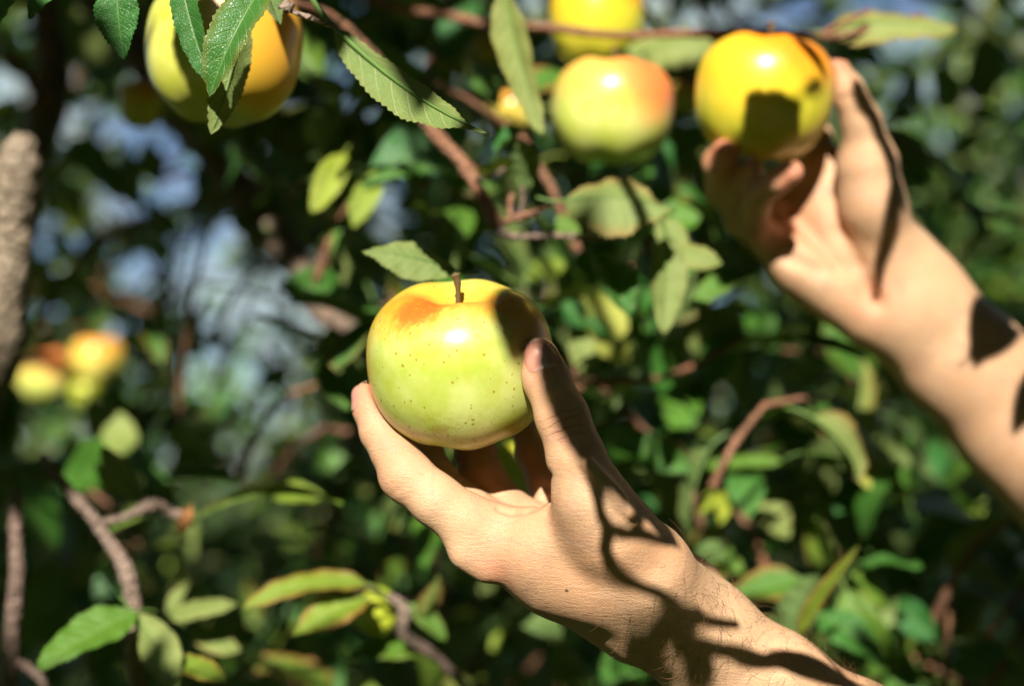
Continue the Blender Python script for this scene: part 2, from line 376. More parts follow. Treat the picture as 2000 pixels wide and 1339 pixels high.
# ------------------------------------------------------------------ structure of the tree
trunk = tube_obj('trunk', [(-.10, .02, 0), (.0, .0, .35), (.06, -.06, .8), (.10, -.2, 1.15)], [.075, .06, .052, .04], M_bark, apple_tree, n=18, wob=.12, seed=3, sub=6)
fork = TREE + np.array([.10, -.2, 1.15])
def Wt(p): return p - TREE
def limb(world_pts, rads, mat, **k):
    return tube_obj('branch', [np.asarray(p) - TREE for p in world_pts], rads, mat, apple_tree, **k)
limb([fork, W(-70, 900, 1.12), W(8, 700, 1.03), W(20, 560, 1.0), W(32, 420, .98), W(38, 330, .97), W(44, 292, .97), W(62, 272, .97)], [.030, .016, .0120, .0130, .0140, .016, .012, .005], M_bark, n=16, wob=.22, seed=5, sub=6)
limb([fork, W(-150, 600, 1.5), W(60, 300, 1.42), W(100, 160, 1.4), W(95, 60, 1.36), W(60, -120, 1.3)], [.036, .026, .019, .016, .014, .012], M_shaded, n=12, wob=.2, seed=6, sub=6)
limb([W(60, -120, 1.3), W(210, 20, 1.28), W(330, 190, 1.25), W(430, 320, 1.22), W(520, 440, 1.2), W(585, 520, 1.17), W(630, 610, 1.12), W(720, 655, 1.08)], [.013, .0145, .016, .0145, .013, .011, .009, .004], M_shaded, n=14, wob=.2, seed=7, sub=5)
branch([(560, 5, .80), (640, 30, .84), (700, 80, .86), (745, 130, .87), (800, 190, .86), (850, 262, .85), (905, 320, .84), (945, 390, .83), (972, 442, .82)], [9, 10, 11, 12, 12, 14, 14, 13, 17], M_twig, seed=11)
branch([(972, 435, .82), (1010, 425, .815), (1070, 407, .81)], [8, 7, 5], M_twig, seed=12)
branch([(972, 445, .82), (1000, 462, .82), (1080, 460, .83), (1140, 464, .84), (1190, 466, .85)], [9, 7, 6, 7, 4], M_grey, seed=13)
branch([(998, 430, .82), (996, 405, .82), (1000, 380, .82)], [6, 5, 7], M_twig, seed=14)
branch([(1015, 425, .82), (1022, 390, .82), (1020, 365, .82)], [5, 4, 4], M_grey, seed=15)
branch([(930, 350, .83), (960, 345, .82), (985, 330, .82)], [5, 4, 5], M_grey, seed=16)
branch([(640, -40, .96), (760, 12, .94), (860, 28, .94), (960, 48, .93), (1060, 52, .93), (1180, 68, .93), (1330, 66, .92), (1500, 62, .90), (1640, 70, .90), (1800, 30, .93)], [8, 9, 10, 10, 9, 8, 8, 7, 7, 5], M_twig, seed=17)
branch([(960, 48, .93), (975, 20, .93), (990, -60, .92)], [7, 7, 8], M_twig, seed=18)
branch([(82, 890, .84), (130, 950, .84), (180, 1010, .84), (215, 1060, .84), (245, 1110, .83), (262, 1195, .83), (262, 1300, .83), (300, 1450, .86)], [8, 10, 12, 13, 16, 16, 15, 18], M_grey, seed=19)
branch([(36, 958, .86), (30, 1030, .86), (33, 1120, .86), (24, 1230, .87), (14, 1345, .88), (0, 1480, .9)], [7, 14, 15, 16, 19, 22], M_grey, seed=20)
branch([(30, 1290, .87), (75, 1318, .87), (95, 1360, .88)], [9, 9, 9], M_grey, seed=21)
branch([(190, 1020, .84), (240, 1012, .85), (300, 985, .87), (330, 1000, .88), (372, 1010, .88)], [7, 9, 13, 10, 8], M_grey, seed=22)
branch([(1100, 770, .96), (1150, 750, .95), (1210, 745, .94), (1300, 735, .97), (1380, 700, .98), (1460, 655, 1.0)], [8, 9, 8, 6, 6, 5], M_twig, seed=23)
branch([(760, 1160, .88), (790, 1190, .88), (790, 1240, .89), (860, 1290, .92), (980, 1420, .98)], [6, 13, 12, 9, 10], M_grey, seed=24)
branch([(690, 1128, .86), (725, 1150, .87), (765, 1175, .88)], [4, 5, 6], M_grey, seed=25)
branch([(1310, 1040, 1.02), (1345, 990, 1.03), (1380, 930, 1.04), (1460, 900, 1.06)], [9, 6, 5, 4], M_twig, seed=26)
branch([(1560, 1255, .92), (1540, 1330, .92), (1500, 1420, .95)], [5, 6, 8], M_grey, seed=27)
branch([(1610, 62, .90), (1640, 50, .9), (1700, 20, .9)], [6, 5, 4], M_twig, seed=28)
branch([(1750, 260, 1.15), (1840, 330, 1.15), (1900, 400, 1.16), (1990, 430, 1.17)], [5, 6, 7, 9], M_grey, seed=29)
branch([(545, 12, .66), (590, 30, .66), (660, 55, .665)], [5, 5, 5], M_grey, seed=30)
branch([(530, -60, .70), (535, -10, .67), (565, 14, .66)], [16, 15, 12], M_grey, seed=31, wob=.5)

# ------------------------------------------------------------------ hand placed leaves, the large ones of the photograph
H = hero_leaf
H((228, -45, .60), (243, 117, .60), 96, n=(-.25, -.8, .5), fold=.25, curl=.35, tint=(0, .15, .0), seed=1)
H((40, -60, .63), (-10, 50, .63), 80, n=(0, -.7, .7), fold=.3, curl=.4, tint=(.05, .3, 0))
H((120, -60, .62), (58, 38, .62), 70, n=(.2, -.6, .75), fold=.3, curl=.5, tint=(0, .2, 0))
H((350, -50, .64), (418, 172, .635), 78, n=(-.55, -.7, .35), fold=.3, curl=.35, tint=(0, .2, 0), seed=3)
H((450, -20, .63), (399, 130, .625), 40, n=(.5, .7, .1), fold=.5, curl=.5, tint=(.1, .5, .2))
H((520, -35, .63), (408, 192, .62), 120, n=(.10, -.82, .55), fold=.55, curl=.75, tint=(.02, .25, .25), seed=5, twist=.4)
H((470, 10, .66), (412, 262, .655), 95, n=(-.7, .35, -.5), fold=.30, curl=-.5, tint=(.05, .4, .1), seed=8, twist=.5)
H((500, -60, .66), (549, 52, .66), 55, n=(.3, .6, .6), fold=.3, curl=.3, tint=(.0, .1, .2))
H((655, 56, .665), (957, 262, .60), 122, n=(.42, .32, -.80), fold=.55, curl=.55, tint=(.0, .45, .1), seed=12, nu=54, nv=8, twist=-.35, shape=.8)
H((985, -20, .80), (1060, 262, .79), 98, n=(-.55, .75, -.3), fold=.25, curl=.35, tint=(.12, .9, .15), seed=14, shape=.8)
H((1100, 392, .80), (1318, 412, .79), 175, n=(.08, .80, -.6), fold=.35, curl=-.65, tint=(.02, .6, .5), seed=15, twist=-.2)
H((890, 528, .72), (706, 490, .71), 96, n=(-.05, .80, -.60), fold=.35, curl=-.5, tint=(.02, .5, .1), seed=16)
H((1605, 62, .92), (1868, 62, .90), 110, n=(0, .75, -.66), fold=.3, curl=-.65, tint=(.12, .95, .5), seed=17)
H((1255, 100, .97), (1400, 90, .96), 120, n=(-.2, .85, -.5), fold=.3, curl=-.7, tint=(.1, .8, .1))
H((1225, 92, .98), (1345, 118, .97), 90, n=(.1, .85, -.5), fold=.2, curl=-.5, tint=(.15, .8, .5))
H((1160, 500, .84), (1232, 625, .82), 120, n=(.35, -.75, .55), fold=.75, curl=.4, tint=(.0, .35, .1), seed=21, twist=.3)
H((1300, 460, .82), (1295, 652, .81), 84, n=(.45, .75, -.45), fold=.35, curl=.45, tint=(.05, .75, .1), seed=22)
H((1300, 485, .83), (1412, 515, .82), 70, n=(.2, .7, -.6), fold=.4, curl=-.5, tint=(.1, .8, .2), seed=23)
H((1285, 425, .84), (1345, 500, .83), 60, n=(.3, .8, -.3), fold=.3, curl=.3, tint=(.1, .6, .1))
H((1490, 510, .9), (1335, 618, .87), 70, n=(.25, -.6, .8), fold=.3, curl=.7, tint=(.08, .6, .1), seed=25, twist=.5)
H((1345, 520, .90), (1480, 530, .88), 85, n=(0, -.5, .85), fold=.3, curl=.6, tint=(.08, .6, .1), seed=26)
H((1640, 668, .93), (1385, 705, .93), 82, n=(.1, .25, .95), fold=.3, curl=.55, tint=(0, .2, 0), seed=27)
H((1560, 660, .93), (1690, 700, .92), 40, n=(.2, -.7, .7), fold=.5, curl=.3, tint=(.05, .3, .1), seed=28)
H((1290, 400, .88), (1155, 470, .88), 110, n=(.1, .2, .97), fold=.3, curl=.4, tint=(0, .1, 0))
H((1290, 415, .89), (1200, 520, .90), 100, n=(.1, .1, .97), fold=.2, curl=.5, tint=(0, .1, 0))
H((1080, 430, .87), (1130, 470, .87), 60, n=(0, -.8, .6), fold=.3, curl=.4, tint=(.2, .5, 0))
H((970, 300, .84), (1035, 250, .84), 84, n=(.2, -.3, .9), fold=.7, curl=.4, tint=(0, .1, 0), seed=31)
H((1025, 370, .84), (1020, 270, .82), 76, n=(.2, .9, .1), fold=.7, curl=.4, tint=(0, .1, 0), seed=32)
H((672, 300, .93), (607, 425, .91), 66, n=(.25, -.8, .5), fold=.5, curl=.4, tint=(.75, .9, 0), seed=33)
H((730, 330, .95), (690, 445, .93), 72, n=(.15, -.8, .5), fold=.4, curl=.4, tint=(.55, .8, 0), seed=34)
H((750, 350, .95), (590, 352, .93), 50, n=(.1, .3, -.9), fold=.2, curl=-.5, tint=(.0, .5, 0))
H((850, 330, .95), (700, 370, .94), 62, n=(0, -.55, .8), fold=.4, curl=.5, tint=(.02, .5, 0))
H((690, 180, .98), (590, 135, .97), 55, n=(-.1, .7, -.6), fold=.4, curl=.3, tint=(.05, .7, 0), seed=35)
H((735, 130, .98), (680, 195, .97), 50, n=(.3, -.8, .5), fold=.3, curl=.3, tint=(.3, .6, 0))
H((930, 150, 1.0), (975, 210, .99), 60, n=(0, -.8, .5), fold=.3, curl=.3, tint=(.05, .5, 0))
H((650, 640, .92), (665, 725, .90), 66, n=(-.3, .7, -.5), fold=.3, curl=.4, tint=(.03, .5, .5), seed=36)
H((720, 632, .92), (655, 722, .90), 60, n=(-.2, -.8, .6), fold=.3, curl=.4, tint=(.03, .4, .4), seed=37)
H((650, 700, .96), (680, 800, .93), 92, n=(-.2, -.7, .7), fold=.35, curl=.5, tint=(.05, .6, 0), seed=38)
H((1120, 640, .95), (1155, 738, .93), 62, n=(.4, .75, -.4), fold=.3, curl=.4, tint=(.08, .7, .1), seed=39)
H((1090, 590, 1.0), (1150, 640, 1.0), 66, n=(0, -.75, .65), fold=.3, curl=.5, tint=(0, .1, 0))
H((1150, 620, 1.0), (1225, 668, 1.0), 60, n=(.1, -.75, .65), fold=.3, curl=.5, tint=(0, .1, 0))
# yellow-green spray, lower left of the wrist
H((715, 1140, .86), (473, 1188, .83), 84, n=(-.1, -.45, .85), fold=.30, curl=.75, tint=(.42, .9, .8), seed=41)
H((722, 1165, .86), (572, 1243, .83), 96, n=(-.25, -.65, .7), fold=.30, curl=.35, tint=(.42, .9, .9), seed=42)
H((865, 1270, .93), (676, 1282, .89), 70, n=(0, -.6, .7), fold=.3, curl=.6, tint=(.12, .7, .15), seed=43)
H((820, 1215, .9), (858, 1120, .88), 50, n=(-.3, .7, .5), fold=.4, curl=-.6, tint=(.3, .8, .9), seed=44)
H((800, 1180, .9), (870, 1250, .9), 50, n=(.3, -.7, .5), fold=.4, curl=.6, tint=(.1, .6, .2))
H((265, 1195, .80), (72, 1305, .76), 112, n=(-.2, -.75, .7), fold=.28, curl=.3, tint=(.10, .65, .0), seed=45)
H((265, 1200, .80), (350, 1350, .77), 88, n=(.35, .75, -.35), fold=.3, curl=.35, tint=(.06, .8, .1), seed=46)
H((330, 1290, .80), (445, 1335, .77), 62, n=(.2, -.6, .7), fold=.25, curl=.5, tint=(.35, .9, .6), seed=47)
H((330, 1200, .90), (462, 1180, .88), 60, n=(0, .6, -.7), fold=.4, curl=-.5, tint=(.12, .7, .1))
H((370, 1225, .92), (470, 1270, .90), 52, n=(.1, .7, -.6), fold=.3, curl=.5, tint=(.1, .7, .3))
H((325, 1200, .95), (375, 1130, .95), 50, n=(.1, .7, -.4), fold=.3, curl=.3, tint=(.1, .8, .1))
H((270, 975, .90), (200, 870, .88), 66, n=(-.3, .7, -.3), fold=.5, curl=.4, tint=(.10, .75, .1), seed=48)
H((255, 970, .92), (185, 905, .92), 44, n=(-.3, .7, -.3), fold=.3, curl=.4, tint=(.2, .8, .1))
H((300, 985, .90), (210, 1040, .88), 46, n=(-.1, -.8, .6), fold=.5, curl=.4, tint=(.2, .8, .1))
H((330, 930, .92), (470, 940, .93), 62, n=(0, -.4, .85), fold=.3, curl=.5, tint=(.05, .4, .1))
H((395, 1005, .88), (668, 985, .85), 70, n=(.05, .35, .95), fold=.5, curl=.85, tint=(.16, .9, .1), seed=49)
H((510, 960, .97), (655, 985, .95), 60, n=(0, -.6, .8), fold=.3, curl=.5, tint=(.35, .9, .1))
H((100, 1090, 1.02), (98, 1200, 1.0), 66, n=(0, -.9, .3), fold=.3, curl=.3, tint=(.2, .8, 0))
H((180, 1080, 1.04), (140, 1150, 1.03), 60, n=(0, .9, -.2), fold=.3, curl=.3, tint=(.1, .8, 0))
# right side below the arm
H((1560, 1258, .88), (1680, 1060, .85), 70, n=(-.75, -.5, .2), fold=1.15, curl=.35, tint=(.40, .9, 1.0), seed=51, twist=.6)
H((1530, 1255, .92), (1600, 1120, .90), 90, n=(.25, .65, .9), fold=.35, curl=.3, tint=(0, .1, 0), seed=52)
H((1590, 1195, .95), (1730, 1300, .92), 92, n=(.15, -.7, .75), fold=.25, curl=.6, tint=(.0, .35, 0), seed=53)
H((1740, 1180, 1.0), (1660, 1120, .98), 66, n=(.1, -.8, .55), fold=.3, curl=.5, tint=(.15, .85, .1), seed=54)
H((1330, 1000, 1.03), (1270, 915, 1.02), 60, n=(-.2, .8, -.2), fold=.3, curl=.4, tint=(.05, .7, .1), seed=55)
H((1350, 930, 1.03), (1540, 905, 1.0), 56, n=(0, -.5, .8), fold=.3, curl=.6, tint=(.1, .8, .1), seed=56)
H((1400, 960, 1.03), (1365, 1005, 1.0), 32, n=(-.1, -.9, .4), fold=.4, curl=.3, tint=(.8, .9, 0))
H((1420, 960, 1.03), (1405, 1025, 1.0), 34, n=(.1, -.9, .4), fold=.4, curl=.3, tint=(.9, .9, 0))
H((1480, 945, 1.08), (1540, 1050, 1.05), 66, n=(.2, .8, -.3), fold=.3, curl=.4, tint=(.12, .85, .1), seed=57)
H((1380, 1070, 1.06), (1450, 1120, 1.04), 60, n=(.1, -.6, .8), fold=.3, curl=.7, tint=(.12, .8, .1), seed=58)
H((1800, 1050, 1.2), (1930, 1040, 1.17), 60, n=(0, -.7, .6), fold=.3, curl=.6, tint=(.05, .5, 0), seed=59)
H((1470, 790, 1.05), (1560, 880, 1.03), 62, n=(.2, -.7, .7), fold=.3, curl=.6, tint=(0, .25, 0), seed=60)
H((1790, 225, 1.1), (1720, 235, 1.1), 44, n=(0, -.7, .7), fold=.3, curl=.5, tint=(.1, .7, 0))
H((1900, 370, 1.12), (1790, 290, 1.1), 34, n=(0, -.6, .7), fold=.5, curl=.5, tint=(.15, .8, 0))
H((1890, 395, 1.13), (1925, 470, 1.1), 40, n=(.2, -.8, .5), fold=.3, curl=.5, tint=(.1, .6, 0))
H((1880, 350, 1.13), (1860, 400, 1.1), 40, n=(.2, -.8, .5), fold=.3, curl=.5, tint=(.1, .6, 0))
# curled dry leaves at the left
for k, (a, b) in enumerate([((90, 30, 1.32), (100, 70, 1.3)), ((92, 85, 1.32), (98, 130, 1.3)), ((88, 140, 1.32), (75, 190, 1.3)), ((110, 195, 1.32), (70, 225, 1.3)), ((372, 990, .88), (352, 1045, .88))]):
    o = H(a, b, 34, n=(.2, -.9, .3), fold=.8, curl=1.2, tint=(1, 1, 1), nu=16, nv=4); o.data.materials[0] = M_dry; o['label'] = 'curled dry brown leaf'

# ------------------------------------------------------------------ scattered foliage
VAR = []
for k in range(30):
    st = np.random.RandomState(100 + k)
    VAR.append(dict(length=1., width=.50 + .16 * st.rand(), fold=.15 + .55 * st.rand(), curl=-.3 + 1.4 * st.rand(), twist=-.5 + st.rand(), wave=.10 * st.rand(), petiole=.25, seed=k))
TP = [leaf_geo(nu=6, nv=1, **v) for v in VAR]
TP2 = [leaf_geo(nu=3, nv=1, **{**v, 'petiole': 0}) for v in VAR]
TPM = [leaf_geo(nu=14, nv=3, serr=.012, **v) for v in VAR]
def rtint(st, sunny=0.):
    y = .0 if st.rand() < .72 else st.rand() * .55
    if st.rand() < .03: y = .95
    return np.array([y, st.rand(), (st.rand() < .3) * st.rand()])
def collect(tmpl, items):
    """items: (pos world, dir, normal, size, tint, var) -> joined arrays"""
    Vs, Fs, Us, Ts = [], [], [], []; off = 0
    for pos, d, n, s_, tn, k in items:
        v, f, uv = tmpl[k]; Vs.append((v * s_) @ frame(d, n) + pos); Fs.append(f + off); Us.append(uv); Ts.append(np.tile(tn, (len(v), 1))); off += len(v)
    return np.vstack(Vs), np.vstack(Fs), np.vstack(Us), np.vstack(Ts)

# openings towards the sky at the left, as (px, py, rx, ry) seen through the tree
GAPS = [(395, 470, 75, 45), (150, 245, 50, 45), (340, 350, 50, 50), (230, 395, 55, 28), (400, 560, 60, 50), (300, 545, 60, 35), (520, 600, 80, 75), (450, 730, 100, 60), (560, 700, 70, 80),
        (540, 860, 90, 65), (470, 990, 90, 55), (640, 830, 45, 30), (270, 260, 40, 30), (120, 470, 45, 35), (340, 280, 35, 30), (690, 220, 28, 30), (680, 130, 30, 28), (755, 410, 45, 40), (1290, 20, 80, 40), (1430, 25, 90, 35), (1560, 20, 40, 45), (1630, 215, 20, 40), (20, 165, 25, 25), (100, 850, 60, 40), (600, 640, 60, 40)]
APPLES = [(437, 92, .74, 150), (1195, 218, .93, 118), (1490, 190, .84, 132), (1165, 40, 1.0, 92), (955, 96, 1.25, 40), (1000, 222, 1.15, 48), (1335, 190, 1.1, 34), (275, 205, 1.1, 44), (90, 735, 1.9, 56), (190, 702, 1.95, 52), (170, 770, 1.85, 33), (665, 930, 1., 76)]
def in_gap(px, py, grow=0):
    for a, b, rx, ry in GAPS:
        if ((px - a) / (rx + grow)) ** 2 + ((py - b) / (ry + grow)) ** 2 < 1: return True
    return False
def proj(p):                                    # view-aligned point -> photo pixel
    return 1000 + p[0] / p[1] * F, 669.5 - p[2] / p[1] * F
def blocks_light(p, dtest, boxes):
    t = (dtest - p[1]) / (-L[1]); q = p - L * t      # travel away from the sun to depth dtest
    px, py = proj(q)
    return any(a < px < c and b < py < d for a, b, c, d in boxes)
NEARBOX = [(560, 330, 1280, 1000), (700, 900, 1900, 1500)]
FARBOX = [(1250, -20, 2150, 1050), (250, -60, 640, 300), (1000, 60, 1380, 360)]

KEY = [(.91, [(1600, -20, 1880, 90)], 1), (.84001, [(700, 60, 1100, 480)], 1), (1.15001, [(470, 400, 560, 500), (600, 560, 740, 660)], .9), (.93001, [(780, -10, 1300, 90)], .9), (.72, [(700, 420, 900, 540)], 1), (.86001, [(0, 950, 110, 1345)], .95), (.84, [(1110, 390, 1500, 660)], .93), (.86, FARBOX, 1), (.93, [(1060, 90, 1330, 350)], 1), (.71, [(270, -60, 600, 280)], 1), (.99, [(-60, 250, 100, 880)], 1), (.78, [(60, 1180, 460, 1345)], .95), (.84, [(20, 850, 680, 1250)], .93), (.84, [(460, 1080, 880, 1320)], .8),
       (.84, [(600, 200, 1500, 720)], .72), (.80, [(960, -20, 1100, 270)], .9), (.60, [(180, -60, 290, 130)], .95), (1.9, [(20, 640, 260, 820)], .97), (.88, [(1550, 1040, 1760, 1310)], .9), (1.03, [(1250, 880, 1560, 1130)], .6), (1.0, [(1080, -40, 1250, 120)], .9), (1.15, [(940, 60, 1040, 260)], .9)]
def shades_key(q, st):
    for dd, bx, pr in KEY:
        if dd != .86: bx = [(a - 85, b - 85, c + 85, d + 85) for a, b, c, d in bx]
        if q[1] < dd - .03 and blocks_light(q, dd, bx) and st.rand() < pr: return True
    return False
def shoot(c, axis, nleaf, size, st, upbias=.35):
    """leaves spiralling round a short shoot; returns leaf tuples and the twig polyline (world)"""
    axis = unit(axis); out = []; ln = size * (.9 + 1.2 * st.rand())
    a0 = unit(np.cross(axis, st.randn(3))); b0 = np.cross(axis, a0)
    for i in range(nleaf):
        t = (i + .5) / nleaf; th = i * 2.4 + st.rand() * .8
        rad = a0 * math.cos(th) + b0 * math.sin(th)
        d = unit(axis * (.25 + .6 * t) + rad + np.array([0, 0, -.35]) * st.rand() + .25 * st.randn(3))
        n = unit(np.array([0, 0, 1.]) * .5 + LW * upbias + .65 * st.randn(3))
        s_ = size * (.65 + .55 * st.rand())
        p = c + axis * ln * t + d * s_ * .25
        out.append((p, d, n, s_, rtint(st), st.randint(len(VAR))))
    return out, (c, c + axis * ln)

st = np.random.RandomState(5)
items_obj, items_far, twigs = [], [], []
def density(px, py, dep):
    # picture areas that stay open or thin
    if px > 1560 and py < 620 and dep < 2.6: return .05 if dep < 1.6 else .22
    if px > 1650 and 620 < py < 1000: return .25
    if px > 1560 and py < 400: return .45
    return 1.
def try_shoots(n, d0, d1, target, size, gapgrow, mleaf=(4, 8), x=(-250, 2250), y=(-250, 1600), avoid=None):
    cnt = 0; tries = 0
    while cnt < n and tries < n * 40:
        tries += 1
        dep = d0 + (d1 - d0) * st.rand() ** .8; px = st.uniform(*x); py = st.uniform(*y)
        if st.rand() > density(px, py, dep): continue
        if avoid and avoid(px, py, dep): continue
        c = toW(V(px, py, dep)); ax = unit(np.array([st.randn(), st.randn() * .8, abs(st.randn()) * .8 - .1]))
        lv, tw = shoot(c, ax, st.randint(*mleaf), size, st)
        keep = []
        for it in lv:
            q = (it[0] + it[1] * it[3] * .5 - CAM) @ R3.T; qx, qy = proj(q); pxs = it[3] * .42 / q[1] * F
            if in_gap(qx, qy, pxs * gapgrow) and (q[1] < 1.5 or st.rand() > .13): continue
            if any(q[1] < D_ + .06 and (qx - a_) ** 2 + (qy - b_) ** 2 < (R_ + pxs * .6) ** 2 for a_, b_, D_, R_ in APPLES): continue
            if avoid and avoid(qx, qy, q[1]): continue
            if shades_key(q, st): continue
            keep.append(it)
        if keep: target += keep; twigs.append((tw, dep)); cnt += 1
B2 = [(700, 80), (745, 130), (800, 190), (850, 262), (905, 320), (945, 390), (972, 442), (1070, 407)]
def on_twig(px, py): return any((px - a) ** 2 + (py - b) ** 2 < 45 ** 2 for a, b in B2)
def keep_clear(px, py, dep):
    # nothing grows in front of or tight round the arms, the apples and the placed leaves
    if dep < 1.0 and (600 < px < 1500 and 0 < py < 1339): return True
    if dep < 1.15 and (1080 < px < 1780 and 0 < py < 800): return True
    if dep < 1.25 and px > 1700 and py > 500: return True
    if dep < 1.05 and (px < 620): return True
    return False
try_shoots(80, .92, 1.35, items_obj, .070, .35, avoid=keep_clear)
def clear_mid(px, py, dep):
    if on_twig(px, py) and dep < .97: return True
    if px < 560 or py > 1250: return True
    if px > 1340 and py < 520 and dep < 1.0: return True
    if px > 1480 and py < 960 and py > 380 and dep < 1.0 and py - 380 < (px - 1480) * 1.1 + 240: return True
    return px > 1620 and py < 640
try_shoots(46, .90, 1.12, items_obj, .066, .3, avoid=clear_mid, x=(560, 1620), y=(-40, 900))
try_shoots(30, .95, 1.2, items_obj, .06, .3, x=(1150, 2050), y=(820, 1380))
try_shoots(420, 1.35, 2.2, items_obj, .072, .35)
try_shoots(800, 1.9, 3.2, items_far, .075, .35)
try_shoots(1300, 3.0, 4.6, items_far, .085, .4, mleaf=(6, 11), x=(-500, 2500), y=(-400, 1700))

CORR = .28
# unseen leaves added above and behind the lens to cut sky fill and dapple
can = []
def in_corridor(p):
    for dd in (.7, 1.0, 1.5, 2.1, 2.8, 3.6):
        t = (dd - p[1]) / (-L[1])
        if t > 0:
            px, py = proj(p - L * t)
            if -50 < px < 2050 and -50 < py < 1400: return True
    return False
NCAN = 68000
while len(can) < NCAN:
    d_ = unit(st.randn(3)); d_[2] = abs(d_[2]) * 1.0 - .25; r_ = st.uniform(1.0, 2.6)
    p = np.array([.1, .6, 0]) + d_ * r_ * np.array([1.15, 1, .85])
    if p[1] > .05 and p[2] < .30 * p[1] + .12 and abs(p[0]) < .62 * p[1] + .25: continue
    if p[1] > 1.6 and p[2] < .35 * p[1] + .2: continue
    if abs(p[0] - .64) < .28 and abs(p[1] - .9) < .4 and p[2] < .4: continue
    if np.linalg.norm(p[:2]) < .35 and p[2] < .25: continue
    if st.rand() > CORR and in_corridor(p): continue
    lv, tw = shoot(toW(p), st.randn(3), 7, .108, st)
    ok = []
    for it in lv:
        q = (it[0] + it[1] * it[3] * .5 - CAM) @ R3.T
        if q[1] > 0 and q[2] < q[1] * .26 + .07: continue
        if blocks_light(q, .60, NEARBOX) or blocks_light(q, .64, NEARBOX) or shades_key(q, st): continue
        ok.append(it)
    can += ok
# --- choose which become leaf objects: those that show largest in the picture
hero_n = sum(1 for o in apple_tree.children if o.name.startswith('leaf')) + 21
def shown(it):
    q = (it[0] + it[1] * it[3] * .5 - CAM) @ R3.T; px, py = proj(q)
    if q[1] < .1 or not (-60 < px < 2060 and -60 < py < 1400): return 0
    return it[3] / q[1]
cands = sorted(items_obj, key=shown, reverse=True); NOBJ = max(0, 298 - hero_n)
TPMESH = {}
def leaf_mesh(k, tn):
    key = (k, int(tn[0] * 3), int(tn[1] * 3), tn[2] > .3)
    if key not in TPMESH:
        v, f, uv = TPM[k]; TPMESH[key] = mesh_obj('leaf', v, f, M_leaf, uv=uv, tint=np.tile(tn, (len(v), 1)), link=False)
    return TPMESH[key]
for it in cands[:NOBJ]:
    pos, d, n, s_, tn, k = it
    o = add('leaf', leaf_mesh(k, tn), apple_tree)
    Mx = Matrix(frame(d, n).tolist()).transposed().to_4x4(); Mx.translation = Vector((pos - TREE).tolist())
    o.matrix_local = Mx @ Matrix.Scale(float(s_), 4)
rest = cands[NOBJ:] + items_far
v, f, u, t = collect(TPM, cands[NOBJ:]); v2, f2, u2, t2 = collect(TP, items_far); v3, f3, u3, t3 = collect(TP2, can); f2 = np.vstack([f2, f3 + len(v2)]); v2 = np.vstack([v2, v3]); u2 = np.vstack([u2, u3]); t2 = np.vstack([t2, t3])
fol = mesh_obj('foliage', np.vstack([v, v2]) - TREE, np.vstack([f, f2 + len(v)]), M_leaf, apple_tree, uv=np.vstack([u, u2]), tint=np.vstack([t, t2]), kind='stuff')  # also joins the added, unseen leaves that block sky light
Vs, Fs = [], []; off = 0
for ti, ((a, b), dep) in enumerate(twigs):
    if ti % 3: continue
    back = a - (b - a) * (1.5 if dep > 1.3 else .5) + np.array([0, .03, -.05])
    vv, q, tt = tube([back - TREE, a - TREE, b - TREE], [.0035, .0025, .0015], n=5, sub=2, cap=False)
    Vs.append(vv); Fs.append(q + off); off += len(vv)
mesh_obj('twigs', np.vstack(Vs), np.vstack(Fs), M_twig, apple_tree, kind='stuff')
print('leaves obj', hero_n, NOBJ, 'stuff', len(rest) + len(can))

# ------------------------------------------------------------------ apples
def apple_geo(R=.04, hgt=.92, cav=.30, nu=64, nv=48, lob=.02, flat=.12, taper=.10, ph=0.):
    """z = stem axis; profile angle from stem pole to calyx pole"""
    a = np.linspace(0, math.pi, nv + 1); ring = []
    s_ = np.sin(a); c_ = np.cos(a)
    r = R * (s_ ** .88) * (1 + taper * c_ * .8)
    z = R * hgt * (np.sign(c_) * np.abs(c_) ** .82)
    z = z - R * cav * np.exp(-(r / (R * .36)) ** 2) * (c_ > 0) - R * cav * .0 
    z = z + R * .20 * np.exp(-(r / (R * .28)) ** 2) * (c_ < 0)
    th = np.linspace(0, 2 * math.pi, nu, endpoint=False)
    A, TH = np.meshgrid(np.arange(nv + 1), th, indexing='ij')
    lobes = 1 + lob * np.cos(5 * TH + ph) * (np.abs(c_)[:, None] ** 1.3) + .012 * np.cos(2 * TH + 1 + ph) + .008 * np.cos(3 * TH + 2.2 * ph)
    X = r[:, None] * np.cos(TH) * lobes; Y = r[:, None] * np.sin(TH) * lobes
    Z = z[:, None] + R * lob * 1.3 * np.cos(5 * TH + ph) * np.exp(-((r / R - .5) / .25) ** 2)[:, None] * np.sign(c_)[:, None]
    verts = np.stack([X, Y, Z], -1).reshape(-1, 3)
    i = np.arange(nv)[:, None]; j = np.arange(nu)[None]
    f = np.stack([i * nu + j, (i + 1) * nu + j, (i + 1) * nu + (j + 1) % nu, i * nu + (j + 1) % nu], -1).reshape(-1, 4)
    return verts, f
